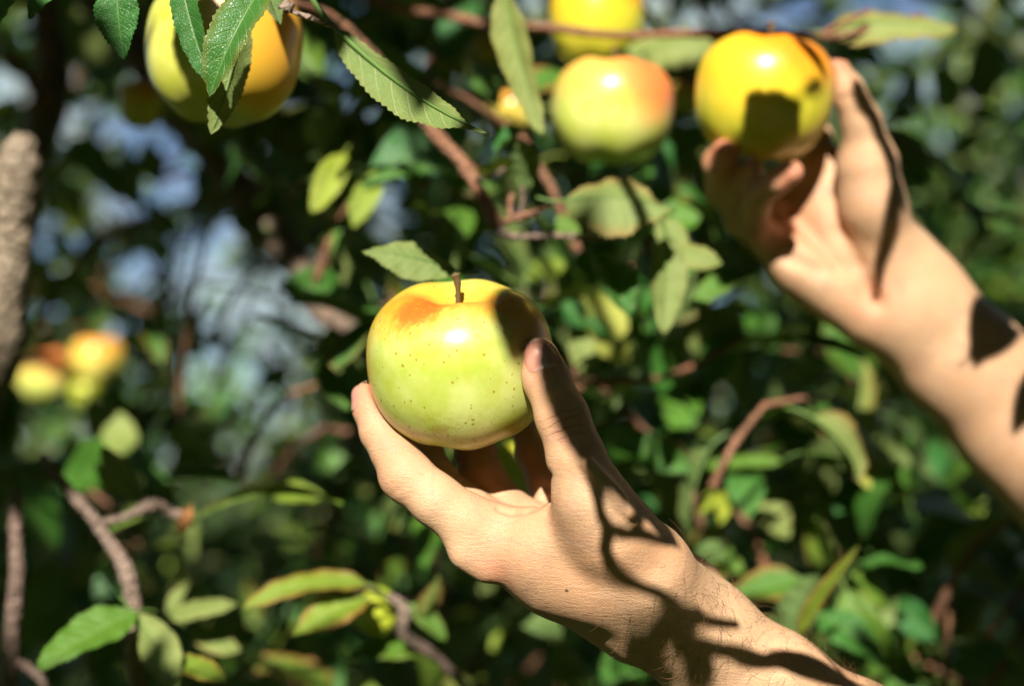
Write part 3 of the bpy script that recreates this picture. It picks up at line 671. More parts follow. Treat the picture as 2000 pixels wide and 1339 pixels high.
def make_apple(c, R, mat, label, tilt=(0, 0), spin=0, stem=True, hgt=.92, group=None, taper=.1, hires=False, cav=.30, ph=0., stem_len=.5, lob=.02):
    """c (px,py,depth), R in metres; tilt: (towards lens, to the right) radians"""
    e = empty('apple', W(*c), label, 'apple', group)
    z = unit(dirW(np.array([math.sin(tilt[1]), -math.sin(tilt[0]), math.cos(tilt[0])])))
    x = unit(np.cross(np.cross(z, [math.cos(spin), math.sin(spin), 0]), z)); y = np.cross(z, x)
    Mx = Matrix(np.stack([x, y, z]).tolist()).transposed().to_4x4(); Mx.translation = Vector(W(*c).tolist())
    e.matrix_world = Mx
    v, f = apple_geo(R, hgt, cav=cav, nu=128 if hires else 48, nv=96 if hires else 36, taper=taper, ph=ph, lob=lob)
    mesh_obj('fruit', v, f, mat, e)
    if stem:
        zb = R * (hgt - cav)
        tube_obj('stem', [(0, 0, zb - .0015), (.0006, 0, zb + R * .18 * stem_len * 2), (.0004, .0005, zb + R * .34 * stem_len * 2), (-.0004, .0008, zb + R * .42 * stem_len * 2)], [.0014, .0011, .0014, .0024], M_stem, e, n=10, wob=.15, sub=4)
    tube_obj('calyx', [(0, 0, -R * (hgt - .235)), (.001, 0, -R * (hgt - .12))], [.003, .0012], M_dry, e, n=7, wob=.6, sub=1)
    return e
AD = .650
YEL = (.72, .42, .027); ORA = (.84, .20, .012); RED = (.75, .07, .012)
mA = apple_material('held_apple_skin', [((-.40, -.10, .92), .66, .95, YEL, .85), ((.45, .1, .92), .78, .98, YEL, .6), ((-1, .2, .15), .66, .98, YEL, .7), ((-.42, -.40, .82), .83, 1.0, ORA, .6), ((-.38, -.50, .79), .945, .995, RED, .75), ((.25, -.40, .85), .90, .99, ORA, .6), ((.78, -.35, .55), .86, 1.0, RED, .5)],
                    green=(.40, .49, .055), pale=(.56, .62, .20), russet=.8, dots=.85, seed=.3)
RA = 181 / F * AD
held = make_apple((898, 708, AD), RA, mA, 'large yellow-green apple with freckles and an orange blush, held up by the nearer hand', tilt=(.30, -.03), hgt=.90, hires=True, cav=.30, taper=.06, ph=.6, lob=.012, stem_len=.45)
mB = apple_material('orange_side_apple_skin', [((.75, -.5, .1), .25, .75, YEL, .9), ((.75, -.35, .55), .15, .95, (.86, .40, .05), .75)], seed=1.1)
make_apple((437, 92, .74), 150 / F * .74, mB, 'large apple at the top left with orange right side, half hidden by hanging leaves', tilt=(-.1, .1), hgt=1.02, cav=.25, taper=.02)
mC = apple_material('blushed_apple_skin', [((.1, -.5, .8), .35, .95, (.84, .56, .12), .9), ((.62, -.5, .55), .45, .98, (.80, .16, .05), .85), ((-.5, -.4, .75), .6, .98, (.84, .36, .07), .6)], green=(.50, .58, .08), pale=(.66, .68, .22), seed=2.2)
make_apple((1195, 218, .93), 118 / F * .93, mC, 'apple with red blush on its shoulder hanging in the top centre', tilt=(.05, .05), hgt=.92)
mD = apple_material('golden_apple_skin', [((-.3, -.6, .6), .2, .8, (.80, .55, .03), 1), ((.3, -.3, .9), .4, .9, ORA, .8)], green=(.52, .50, .03), pale=(.70, .60, .06), seed=3.4)
FAD = .84
make_apple((1490, 190, FAD), 132 / F * FAD, mD, 'golden yellow apple grasped by the farther hand at the top right', tilt=(.1, .1), hgt=.98)
make_apple((1165, 40, 1.0), 92 / F * 1.0, mD, 'yellow apple behind the thin branch at the top centre edge', tilt=(0, 0), hgt=1.05)
mE = apple_material('red_apple_skin', [((.2, -.5, .7), .35, 1.0, (.80, .26, .03), .75)], green=(.62, .46, .06), seed=4.4)
make_apple((955, 96, 1.25), 40 / F * 1.25, mE, 'small orange apple left of the top centre apple', hgt=.8)
make_apple((1000, 222, 1.15), 48 / F * 1.15, mE, 'pale orange apple partly behind the long hanging leaf', hgt=.95)
make_apple((1335, 190, 1.1), 34 / F * 1.1, mE, 'dull red apple deep between the two upper right apples', hgt=.95)
make_apple((275, 205, 1.1), 44 / F * 1.1, mD, 'yellow apple in shade below the top left leaf', hgt=1.1)
make_apple((90, 735, 1.9), 56 / F * 1.9, mC, 'blurred apple with orange cheek, left one of the low cluster', group='cluster of blurred apples at the left', tilt=(0, -.3))
make_apple((190, 702, 1.95), 52 / F * 1.95, mE, 'blurred orange apple, upper right one of the low cluster', group='cluster of blurred apples at the left')
mF = apple_material('green_apple_skin', [((0, -.6, .5), .8, 1.2, YEL, .3)], green=(.36, .44, .03), pale=(.45, .5, .05), seed=5.4)
make_apple((170, 770, 1.85), 33 / F * 1.85, mF, 'small yellow-green apple, lowest one of the low cluster', group='cluster of blurred apples at the left')
make_apple((1010, 925, .90), 62 / F * .90, mF, 'bright green apple glimpsed between the fingers', hgt=1.15)
make_apple((735, 1195, .90), 46 / F * .90, mF, 'unripe green apple in the leaf spray below the wrist', tilt=(0, -1.2), hgt=1.0)

# ------------------------------------------------------------------ the person: arms and hands as one signed-distance surface
S = lambda px, py, d: V(px, py, d)
def rpx(r, d): return r / F * d
class Field:
    def __init__(s, lo, hi, h):
        s.lo = np.array(lo, float); s.h = h; s.n = np.ceil((np.array(hi) - s.lo) / h).astype(int) + 1
        s.D = np.full(tuple(s.n), .03, np.float32)
        s.ax = [s.lo[i] + h * np.arange(s.n[i]) for i in range(3)]
    def box(s, lo, hi):
        i0 = np.clip(np.floor((np.array(lo) - s.lo) / s.h).astype(int), 0, s.n); i1 = np.clip(np.ceil((np.array(hi) - s.lo) / s.h).astype(int) + 1, 0, s.n)
        return tuple(slice(a, b) for a, b in zip(i0, i1))
    def pts(s, sl):
        return [s.ax[i][sl[i]].reshape([-1 if j == i else 1 for j in range(3)]).astype(np.float32) for i in range(3)]
def smin(a, b, k):
    h = np.clip(.5 + .5 * (b - a) / k, 0, 1); return b + (a - b) * h - k * h * (1 - h)
def cap_d(P, a, b, ra, rb):
    ba = b - a; l2 = float(ba @ ba) + 1e-12
    X, Y, Z = P[0] - a[0], P[1] - a[1], P[2] - a[2]
    t = np.clip((X * ba[0] + Y * ba[1] + Z * ba[2]) / l2, 0, 1)
    return np.sqrt((X - t * ba[0]) ** 2 + (Y - t * ba[1]) ** 2 + (Z - t * ba[2]) ** 2) - (ra + (rb - ra) * t)
def put_group(fld, prims, kin, kout):
    """prims: [(a, b, ra, rb)] blended among themselves by kin, then onto the field by kout"""
    m = .016
    lo = np.min([np.minimum(a - ra, b - rb) for a, b, ra, rb in prims], 0) - m; hi = np.max([np.maximum(a + ra, b + rb) for a, b, ra, rb in prims], 0) + m
    sl = fld.box(lo, hi)
    sh = tuple(q.stop - q.start for q in sl)
    if min(sh) <= 0: return
    G = np.full(sh, .03, np.float32); P = fld.pts(sl)
    for a, b, ra, rb in prims:
        G = smin(G, cap_d(P, a, b, ra, rb).astype(np.float32), kin)
    fld.D[sl] = smin(fld.D[sl], G, kout)
def chain(*js):
    out = []
    for (x0, y0, d0, r0), (x1, y1, d1, r1) in zip(js[:-1], js[1:]):
        out.append((S(x0, y0, d0), S(x1, y1, d1), rpx(r0, d0), rpx(r1, d1)))
    return out
def mesh_of(fld, smooth=1):
    D = fld.D
    for _ in range(smooth):
        for ax in range(3):
            D = .25 * np.roll(D, 1, ax) + .5 * D + .25 * np.roll(D, -1, ax)
    g = vdb.FloatGrid(.03); g.copyFromArray(np.ascontiguousarray(D))
    p, q = g.convertToQuads(0.0)
    return p.astype(np.float64) * fld.h + fld.lo, q.astype(np.int64)

# ---- near hand (a left hand), joints as (px, py, depth, radius px)
HN = 1.0e-3
lo = S(660, 1480, .72); hi = S(1790, 640, .74)
near = Field((-.102, .565, -.205), (.205, .765, .022), 1.0e-3)
palm = chain((1175, 1010, .607, 62), (1255, 1110, .622, 84), (1345, 1210, .650, 92)) \
     + chain((962, 1052, .640, 60), (1080, 1112, .640, 78), (1240, 1200, .652, 92)) \
     + chain((1010, 1050, .655, 46), (1180, 1150, .672, 80), (1330, 1210, .675, 84)) \
     + chain((1052, 1035, .674, 44), (1200, 1105, .688, 74), (1350, 1180, .688, 72)) \
     + chain((1100, 1032, .690, 40), (1220, 1080, .702, 62), (1345, 1160, .700, 62)) \
     + chain((1120, 1040, .618, 52), (1040, 1062, .634, 52)) + chain((1060, 1085, .628, 62), (1160, 1120, .630, 78), (1280, 1180, .640, 84)) + chain((1335, 1138, .70, 44), (1390, 1185, .70, 38))
wrist = chain((1290, 1170, .655, 78), (1400, 1240, .655, 74), (1520, 1330, .658, 84), (1680, 1450, .662, 104), (1900, 1610, .668, 122)) \
      + chain((1290, 1215, .668, 84), (1400, 1310, .668, 80), (1560, 1440, .67, 96), (1840, 1650, .676, 120))
put_group(near, palm, .012, .004)
put_group(near, wrist, .016, .014)
web = chain((1150, 1000, .612, 46), (1075, 1045, .628, 40), (1000, 1048, .640, 44))
put_group(near, web, .008, .010)
thumb = chain((1051, 700, .6205, 42), (1066, 738, .6175, 45), (1098, 812, .6085, 50), (1126, 895, .6040, 56), (1152, 970, .6040, 72), (1196, 1040, .610, 84))
thumb += chain((1096, 812, .6060, 46), (1112, 846, .6040, 44))
index = chain((712, 772, .655, 25), (722, 800, .653, 31), (741, 845, .649, 36), (768, 885, .645, 41), (794, 925, .641, 47), (850, 975, .638, 50), (915, 1022, .638, 56), (965, 1055, .640, 60))
index += chain((785, 930, .640, 45), (797, 940, .640, 45))
middle = chain((800, 770, .706, 24), (806, 830, .702, 32), (828, 885, .690, 36), (852, 940, .674, 40), (920, 1000, .662, 44), (1010, 1050, .655, 46))
ring = chain((905, 760, .712, 24), (918, 830, .714, 34), (929, 885, .694, 39), (944, 940, .682, 45), (978, 990, .675, 46), (1052, 1028, .674, 44))
little = chain((1005, 760, .712, 22), (1022, 825, .718, 28), (1040, 885, .704, 31), (1064, 945, .693, 32), (1080, 985, .688, 36), (1108, 1030, .688, 40))
for g in (thumb, index): put_group(near, g, .0035, .0075)
for g in (middle, ring, little): put_group(near, g, .004, .0035)
# tendon and knuckle relief
put_group(near, chain((1150, 905, .5875, 9), (1235, 1000, .5895, 9)), .002, .008)
put_group(near, chain((905, 1085, .632, 22), (945, 1108, .634, 22)), .002, .010)
ng = [(1019, 700), (1022, 680), (1040, 667), (1062, 667), (1080, 680), (1089, 704), (1084, 722), (1064, 732), (1040, 733), (1026, 720), (1019, 700)]
# press the flesh against the apple
Ri = Matrix(np.array(held.matrix_world).tolist()).inverted()
def apple_field(fld, e, R, hgt, margin=.0002):
    M4 = np.array(e.matrix_world.inverted())
    c = (np.array(e.matrix_world.translation) - CAM) @ R3.T
    sl = fld.box(c - R * 1.1, c + R * 1.1); P = fld.pts(sl)
    X, Y, Z = np.broadcast_arrays(*P)
    Q = np.stack([X, Y, Z], -1).reshape(-1, 3) @ R3 + CAM
    q = Q @ M4[:3, :3].T + M4[:3, 3]
    r = np.sqrt(q[:, 0] ** 2 + q[:, 1] ** 2); z = q[:, 2]
    ang = np.arctan2(r, z / hgt); s_, c_ = np.sin(ang), np.cos(ang)
    rr = R * s_ ** .88 * (1 + taper_ * c_ * .8); zz = R * hgt * np.sign(c_) * np.abs(c_) ** .82
    d = np.sqrt(r * r + z * z) - np.sqrt(rr * rr + zz * zz)
    d = d.reshape(X.shape).astype(np.float32)
    A = fld.D[sl]; B = -(d - margin)
    k = .0015; h = np.clip(.5 - .5 * (B - A) / k, 0, 1)       # smooth max
    fld.D[sl] = B * (1 - h) + A * h + k * h * (1 - h)
taper_ = .06
apple_field(near, held, RA, .90)
# small skin folds: web crease, index joint creases as shallow grooves
def groove(fld, pts, rad, depth):
    for (a, b) in zip(pts[:-1], pts[1:]):
        A, B = S(*a), S(*b); lo = np.minimum(A, B) - rad * 4; hi = np.maximum(A, B) + rad * 4; sl = fld.box(lo, hi); P = fld.pts(sl)
        d = cap_d(P, A, B, 0, 0); fld.D[sl] = fld.D[sl] + (depth * np.exp(-(d / rad) ** 2)).astype(np.float32)
vn, qn = None, None
def rdep(fld, px, py):
    for d in np.arange(.56, .78, .0007):
        i = np.round((V(px, py, d) - fld.lo) / fld.h).astype(int)
        if (i < 0).any() or (i >= fld.n).any(): continue
        if fld.D[tuple(i)] < 0: return d
    return .62
def sgroove(pts, rad, depth):
    groove(near, [(x, y, rdep(near, x, y)) for x, y in pts], rad, depth)
sgroove([(1074, 925), (1070, 950), (1067, 972), (1052, 988), (1028, 997), (1000, 1001), (975, 996)], .0016, .0022)
sgroove([(1080, 985), (1066, 1005), (1046, 1016)], .0013, .0009)
sgroove([(1088, 960), (1084, 1000), (1070, 1030)], .0013, .0006)
for dx_, dy_ in ((0, 0), (9, 11), (-8, -11)): sgroove([(752 + dx_, 952 + dy_), (768 + dx_, 944 + dy_), (786 + dx_, 932 + dy_)], .0010, .0006)
for yy_ in (800, 812, 826, 840): sgroove([(1076 + (yy_ - 800) * .45, yy_ + 6), (1104 + (yy_ - 800) * .45, yy_ - 2), (1132 + (yy_ - 800) * .4, yy_ - 12)], .0010, .0005)
sgroove([(706, 834), (728, 828), (748, 818)], .0011, .0004)
sgroove(ng, .0011, .0007)
vn, qn = mesh_of(near, 1)

# ---- far hand (a right hand)
far = Field((.095, .765, -.135), (.395, .985, .165), 1.5e-3)
pal2 = chain((1600, 330, .885, 52), (1650, 450, .885, 80), (1760, 560, .880, 84)) \
     + chain((1560, 400, .895, 46), (1640, 500, .888, 70), (1770, 610, .882, 72)) \
     + chain((1530, 455, .885, 44), (1610, 540, .880, 56), (1745, 620, .880, 70)) \
     + chain((1500, 470, .870, 34), (1560, 520, .870, 42), (1690, 612, .874, 52))
thenar = chain((1692, 330, .850, 60), (1705, 400, .853, 58), (1740, 500, .868, 62))
arm2 = chain((1745, 520, .880, 80), (1800, 596, .880, 84), (1900, 708, .885, 94), (2080, 900, .895, 116), (2200, 1040, .90, 135)) + chain((1730, 590, .886, 62), (1840, 705, .886, 70), (1970, 840, .89, 84), (2090, 950, .893, 104))
put_group(far, pal2, .014, .004); put_group(far, thenar, .01, .010); put_group(far, arm2, .02, .016)
th2 = chain((1613, 94, .838, 23), (1622, 125, .838, 27), (1655, 180, .838, 33), (1683, 240, .842, 38), (1695, 310, .850, 54))
in2 = chain((1480, 170, .890, 24), (1530, 210, .900, 28), (1590, 270, .900, 34), (1605, 335, .888, 44))
mi2 = chain((1420, 294, .826, 28), (1404, 318, .838, 31), (1412, 370, .862, 34), (1455, 410, .880, 36), (1550, 410, .893, 42))
ri2 = chain((1470, 330, .83, 22), (1440, 365, .85, 28), (1450, 430, .872, 34), (1530, 460, .885, 40))
li2 = chain((1546, 336, .806, 24), (1520, 352, .812, 25), (1480, 385, .830, 28), (1472, 440, .852, 31), (1505, 475, .870, 36))
for g in (th2, in2): put_group(far, g, .004, .006)
for g in (mi2, ri2, li2): put_group(far, g, .003, .003)
def fgroove(pts, rad, depth):
    out = []
    for x, y in pts:
        dd = .85
        for d in np.arange(.77, .97, .001):
            i = np.round((V(x, y, d) - far.lo) / far.h).astype(int)
            if (i >= 0).all() and (i < far.n).all() and far.D[tuple(i)] < 0: dd = d; break
        out.append((x, y, dd))
    groove(far, out, rad, depth)
fgroove([(1548, 415), (1590, 465), (1640, 520), (1690, 570), (1712, 592)], .0045, .0045)
fgroove([(1618, 300), (1622, 380), (1640, 450), (1672, 520), (1705, 580)], .0045, .0040)
fgroove([(1505, 470), (1545, 505), (1600, 530)], .004, .0028)
fgroove([(1640, 195), (1668, 188), (1695, 178)], .0025, .0012)
fap = [o for o in bpy.data.objects if o.get('label', '').startswith('golden yellow apple grasped')][0]
taper_ = .1
apple_field(far, fap, 132 / F * FAD, .98)
vf, qf = mesh_of(far, 1)

# ---- rest of the body outside the picture, coarse
coarse = Field((.13, .50, -1.62), (.95, 1.42, .36), 7e-3)
def C(a, b, ra, rb): return (np.array(a, float), np.array(b, float), ra, rb)
e1 = S(2290, 1860, .69); e2 = np.array([.44, .905, -.185])
sh1 = np.array([.60, .72, -.10]); sh2 = np.array([.66, 1.08, -.06])
put_group(coarse, [(S(1790, 1560, .668), e1, .034, .040), (e1, sh1, .040, .052)] + [(S(2120, 975, .894), e2, .040, .040), (e2, sh2, .040, .052)], .02, .02)
feet = []
neck = np.array([.645, .90, .02])
put_group(coarse, [C(sh1, (.66, .82, -.04), .055, .05), C(sh2, (.66, .98, -.03), .055, .05), C((.65, .83, -.12), (.67, .84, -.45), .095, .09), C((.65, .97, -.12), (.67, .96, -.45), .095, .09),
                   C((.67, .84, -.45), (.68, .83, -.62), .09, .10), C((.67, .96, -.45), (.68, .97, -.62), .09, .10)], .05, .03)
put_group(coarse, [C((.655, .90, -.02), (.63, .90, .09), .055, .052)], .02, .03)
put_group(coarse, [C((.605, .90, .17), (.64, .90, .19), .078, .088), C((.575, .90, .10), (.59, .90, .15), .045, .06), C((.528, .90, .135), (.545, .90, .165), .014, .011), C((.63, .825, .145), (.64, .822, .165), .012, .016), C((.63, .975, .145), (.64, .978, .165), .012, .016)], .012, .02)
for yy in (.82, .985):
    put_group(coarse, [C((.68, yy, -.62), (.66, yy, -1.05), .088, .055), C((.66, yy, -1.05), (.69, yy, -1.48), .055, .038)], .03, .03)
vc, qc = mesh_of(coarse, 1)
# keep the coarse surface only beyond the fine arms
def clip_faces(v, q, keepf):
    k = keepf(v); fk = k[q].all(1); q = q[fk]; used = np.unique(q); mp = -np.ones(len(v), int); mp[used] = np.arange(len(used)); return v[used], mp[q]
armdir1 = unit(S(1840, 1600, .668) - S(1290, 1200, .66)); cut1 = S(1740, 1530, .666)
def ckeep(v):
    a = (v - cut1) @ armdir1 > -.004
    nearzone = (v[:, 0] < .30) & (v[:, 1] < .78)
    b = (v[:, 0] > .353)
    return np.where(nearzone, a, b)
vc, qc = clip_faces(vc, qc, ckeep)
vn, qn = clip_faces(vn, qn, lambda v: ((v - cut1) @ armdir1 < .004) & (v[:, 0] < .203) & (v[:, 2] > -.203))
vf, qf = clip_faces(vf, qf, lambda v: (v[:, 0] < .365) & (v[:, 2] > -.1335))
person = empty('person', W(3200, 669, .9) * np.array([1, 1, 0]), 'bare-armed person reaching in from the right, one hand holding an apple, the other picking one', 'person')
PO = np.array(person.location)
allv = np.vstack([vn, vf, vc]); redv = np.zeros((len(allv), 3))
for (x, y, d, r, a) in [(1052, 690, .61, 60, .55), (712, 775, .655, 60, .9), (975, 1100, .63, 60, .45), (790, 930, .64, 50, .35), (1110, 830, .60, 60, .35), (1000, 990, .65, 80, .4), (945, 930, .69, 90, .45), (1040, 930, .71, 60, .4),
                     (1613, 94, .838, 60, 1.), (1420, 294, .826, 50, 1.), (1546, 336, .806, 45, 1.), (1560, 440, .86, 60, .5), (1700, 580, .85, 50, .5)]:
    c = S(x, y, d); rr = rpx(r, d); redv[:, 0] += a * np.exp(-((allv - c) ** 2).sum(1) / rr ** 2)
redv = np.clip(redv, 0, 1)
tj = S(1108, 828, .588); ta = unit(S(1090, 780, .60) - S(1125, 880, .60)); 
marks = dict(mole=toW(S(1103, 1158, .586)) - PO, joint=toW(tj) - PO, axis=dirW(ta), side=dirW(unit(np.cross(ta, [0, 1, 0]))))
# put the mole on the skin surface
ray = S(1103, 1158, 1.0); prox = vn[np.argsort(np.linalg.norm(np.cross(vn, unit(ray)), axis=1))[:60]]; marks['mole'] = toW(prox[np.argmin(prox[:, 1])]) - PO
M_skin = skin_material(marks)
body = mesh_obj('body', toW(allv) - PO, np.vstack([qn, qf + len(vn), qc + len(vn) + len(vf)]), M_skin, person, tint=redv)
print('body', len(allv))

# ------------------------------------------------------------------ overhead spray towards the sun: casts the shade seen on the hands and the apples
def fruit_pts(e):
    f = [c for c in e.children if c.name.startswith('fruit')][0]; n = len(f.data.vertices); a = np.zeros(n * 3, np.float32); f.data.vertices.foreach_get('co', a)
    M4 = np.array(e.matrix_world); return (a.reshape(-1, 3) @ M4[:3, :3].T + M4[:3, 3] - CAM) @ R3.T
SURF = {'near': np.vstack([vn, fruit_pts(held)]), 'far': np.vstack([vf, fruit_pts(fap)])}
SPX = {k: (1000 + q[:, 0] / q[:, 1] * F, 669.5 - q[:, 2] / q[:, 1] * F, q[:, 1]) for k, q in SURF.items()}
def sdepth(px, py, w):
    X, Y, D = SPX[w]; d2 = (X - px) ** 2 + (Y - py) ** 2; near_ = d2 < 14 ** 2
    if near_.sum() > 3: return float(D[near_].min())
    k = np.argsort(d2)[:40]; return float(D[k].min())
def shade_pt(px, py, t, w): return V(px, py, sdepth(px, py, w)) + L * t
def shade_leaf(a, b, width, t=.36, w='near', tint=(.05, .4, .1), roll=0.):
    A, B = shade_pt(*a, t, w), shade_pt(*b, t + .015, w)
    X = unit(B - A); n = L + roll * np.cross(X, L); n = n - X * np.dot(n, X)
    ln = np.linalg.norm(B - A); v, f, uv = leaf_geo(ln, width / F * sdepth(*a, w), .15, .1, 0, .05, 24, 4, .015, .15, rnd.randrange(999))
    v = v @ frame(dirW(X), dirW(unit(n)))
    o = mesh_obj('leaf', v, f, M_leaf, apple_tree, uv=uv, tint=np.tile(np.array([tint], np.float32), (len(v), 1)))
    o.location = toW(A) - TREE; return o
def shade_twig(pts, r, t=.36, w='near'):
    P = [toW(shade_pt(px, py, t, w)) - TREE for px, py in pts]
    return tube_obj('twig', P, [x / F * .62 for x in (r if isinstance(r, (list, tuple)) else [r] * len(P))], M_twig, apple_tree, n=7, wob=.15, seed=rnd.randrange(99), sub=5)
shade_leaf((1040, 505), (1002, 715), 134, t=.80)
shade_leaf((1062, 650), (1190, 980), 100, t=.60)
shade_leaf((1130, 800), (1235, 1000), 84, t=.58)
shade_leaf((1215, 910), (1330, 1070), 64, t=.40)
shade_twig([(1150, 900), (1165, 960), (1180, 1015), (1215, 1038), (1270, 1040), (1310, 1050)], [12, 11, 10, 10, 10, 9], t=.39)
shade_twig([(1235, 940), (1248, 1000), (1235, 1036)], 10, t=.39)
shade_twig([(1190, 1030), (1182, 1068), (1200, 1105), (1255, 1145), (1310, 1165), (1360, 1195), (1440, 1215)], [13, 12, 11, 9, 9, 10, 9], t=.38)
shade_twig([(1370, 1195), (1310, 1210), (1262, 1265), (1240, 1310)], [14, 16, 20, 22], t=.40)
shade_leaf((1262, 1250), (1255, 1335), 40, t=.46)
shade_leaf((1330, 1240), (1400, 1320), 62, t=.5)
shade_leaf((1400, 1258), (1545, 1300), 34, t=.40)
shade_leaf((1490, 1275), (1700, 1340), 56, t=.40)
shade_twig([(1320, 1240), (1420, 1268), (1560, 1300), (1700, 1345)], [14, 12, 12, 12], t=.41)
q0 = V(1120, 560, .60) + L * .40
tube_obj('branch', [toW(V(1720, 1330, .62) + L * .42) - TREE, toW(V(1420, 900, .61) + L * .43) - TREE, toW(q0) - TREE, toW(q0 + np.array([.02, .10, .16])) - TREE, toW(np.array([-.25, .75, .62])) - TREE, toW(np.array([-.75, 1.25, .42])) - TREE, W(-150, 600, 1.5) - TREE],
         [.0012, .0016, .0022, .004, .008, .012, .018], M_twig, apple_tree, n=9, wob=.15, seed=77, sub=6)
for a in [((1470, 330), (1560, 215), 140, .42), ((1570, 180), (1600, 320), 22, .6), ((1668, 150), (1712, 250), 40, .40), ((1410, 365), (1510, 490), 140, .44),
          ((1375, 415), (1540, 480), 100, .44), ((1960, 560), (1900, 720), 90, .45), ((1890, 700), (2000, 640), 60, .45), ((2040, 720), (1975, 850), 60, .45), ((1740, 300), (1770, 420), 34, .42)]:
    shade_leaf(a[0], a[1], a[2], t=a[3], w='far', roll=.2)
shade_leaf((1545, 60), (1610, 330), 34, t=.6, w='far')
shade_twig([(1690, 200), (1722, 260), (1750, 340), (1742, 430), (1722, 500), (1712, 575)], [20, 22, 18, 24, 20, 9], t=.42, w='far')
def free_leaf(a, b, width, t, d):
    A, B = V(*a, d) + L * t, V(*b, d) + L * t; X = unit(B - A); v, f, uv = leaf_geo(np.linalg.norm(B - A), width / F * d, .15, .1, 0, .05, 16, 3, .015, .2, 5)
    v = v @ frame(dirW(X), dirW(L)); o = mesh_obj('leaf', v, f, M_leaf, apple_tree, uv=uv, tint=np.tile(np.array([(.05, .3, 0)], np.float32), (len(v), 1))); o.location = toW(A) - TREE
free_leaf((395, -60), (360, 150), 130, .35, .69); free_leaf((350, 130), (345, 260), 60, .36, .69); free_leaf((300, 215), (430, 265), 60, .36, .70)

# fingernails -------------------------------------------------------------
def nail_material():
    s = NT('fingernail'); uvn = s.n('ShaderNodeAttribute', attribute_name='leafuv'); sp = s.n('ShaderNodeSeparateXYZ', {0: uvn.outputs['Vector']})
    o = s.n('ShaderNodeTexCoord').outputs['Object']; nz = s.noise(160, 3, .5, o)
    c = s.mix(s.ramp(sp.outputs[0], ((.90, .96), (0, 1))), s.mix(nz, (.54, .26, .19), (.46, .20, .14)), (.72, .56, .42))
    lun = s.ramp(s.math('ADD', sp.outputs[0], s.math('MULTIPLY', s.math('MULTIPLY', sp.outputs[1], sp.outputs[1]), .25)), ((.10, .24), (1, 0)))
    c = s.mix(s.math('MULTIPLY', lun, .6), c, (.68, .42, .32))
    p = s.n('ShaderNodeBsdfPrincipled', {'Base Color': c, 'Roughness': .30, 'Specular IOR Level': .5, 'Subsurface Weight': .15, 'Subsurface Radius': (1, .4, .2), 'Subsurface Scale': .003, 'Coat Weight': .25, 'Coat Roughness': .2})
    s.t.links.new(p.outputs[0], s.out.inputs[0]); return s.m
M_nail = nail_material()
def nail(base, tip, w, normal, fld, axr):
    """plate laid on the finger surface found by marching the distance field"""
    B, T = S(*base), S(*tip); X = unit(T - B); N = unit(np.asarray(normal) - X * np.dot(normal, X)); Y = np.cross(N, X); ln = np.linalg.norm(T - B); wd = w / F * base[2]
    nu, nv = 16, 14; vs, uv = [], []
    def dist(p):
        i = (p - fld.lo) / fld.h; i0 = np.clip(np.floor(i).astype(int), 0, fld.n - 2); f_ = i - i0; s_ = 0
        for a in (0, 1):
            for b in (0, 1):
                for c in (0, 1):
                    s_ += fld.D[i0[0] + a, i0[1] + b, i0[2] + c] * (f_[0] if a else 1 - f_[0]) * (f_[1] if b else 1 - f_[1]) * (f_[2] if c else 1 - f_[2])
        return s_
    for i in range(nu + 1):
        u = i / nu; hw = (1 - abs(2 * u - 1) ** 4.5) ** .5 * .96 + .04
        for j in range(nv + 1):
            v = 2 * j / nv - 1
            ph = v * wd / 2 * hw / axr; rad = N * math.cos(ph) + Y * math.sin(ph)
            base_ = B + X * ln * u - N * axr; lo_, hi_ = 0.0, axr * 1.9
            for _ in range(14):
                md = (lo_ + hi_) / 2
                if dist(base_ + rad * md) < 0: lo_ = md
                else: hi_ = md
            p = base_ + rad * lo_
            edge = max(abs(v), abs(2 * u - 1) ** 3)
            vs.append(toW(p + rad * (.00028 - .00045 * edge ** 6)) - PO); uv.append((u, v * hw))
    w1 = nv + 1; f_ = [(i * w1 + j, (i + 1) * w1 + j, (i + 1) * w1 + j + 1, i * w1 + j + 1) for i in range(nu) for j in range(nv)]
    return mesh_obj('fingernail', vs, f_, M_nail, person, uv=uv)
nail((1066, 731, .612), (1042, 664, .618), 62, (.08, -1, .12), near, .0092)
nail((702, 802, .655), (690, 748, .655), 44, (-.86, -.35, .15), near, .0062)

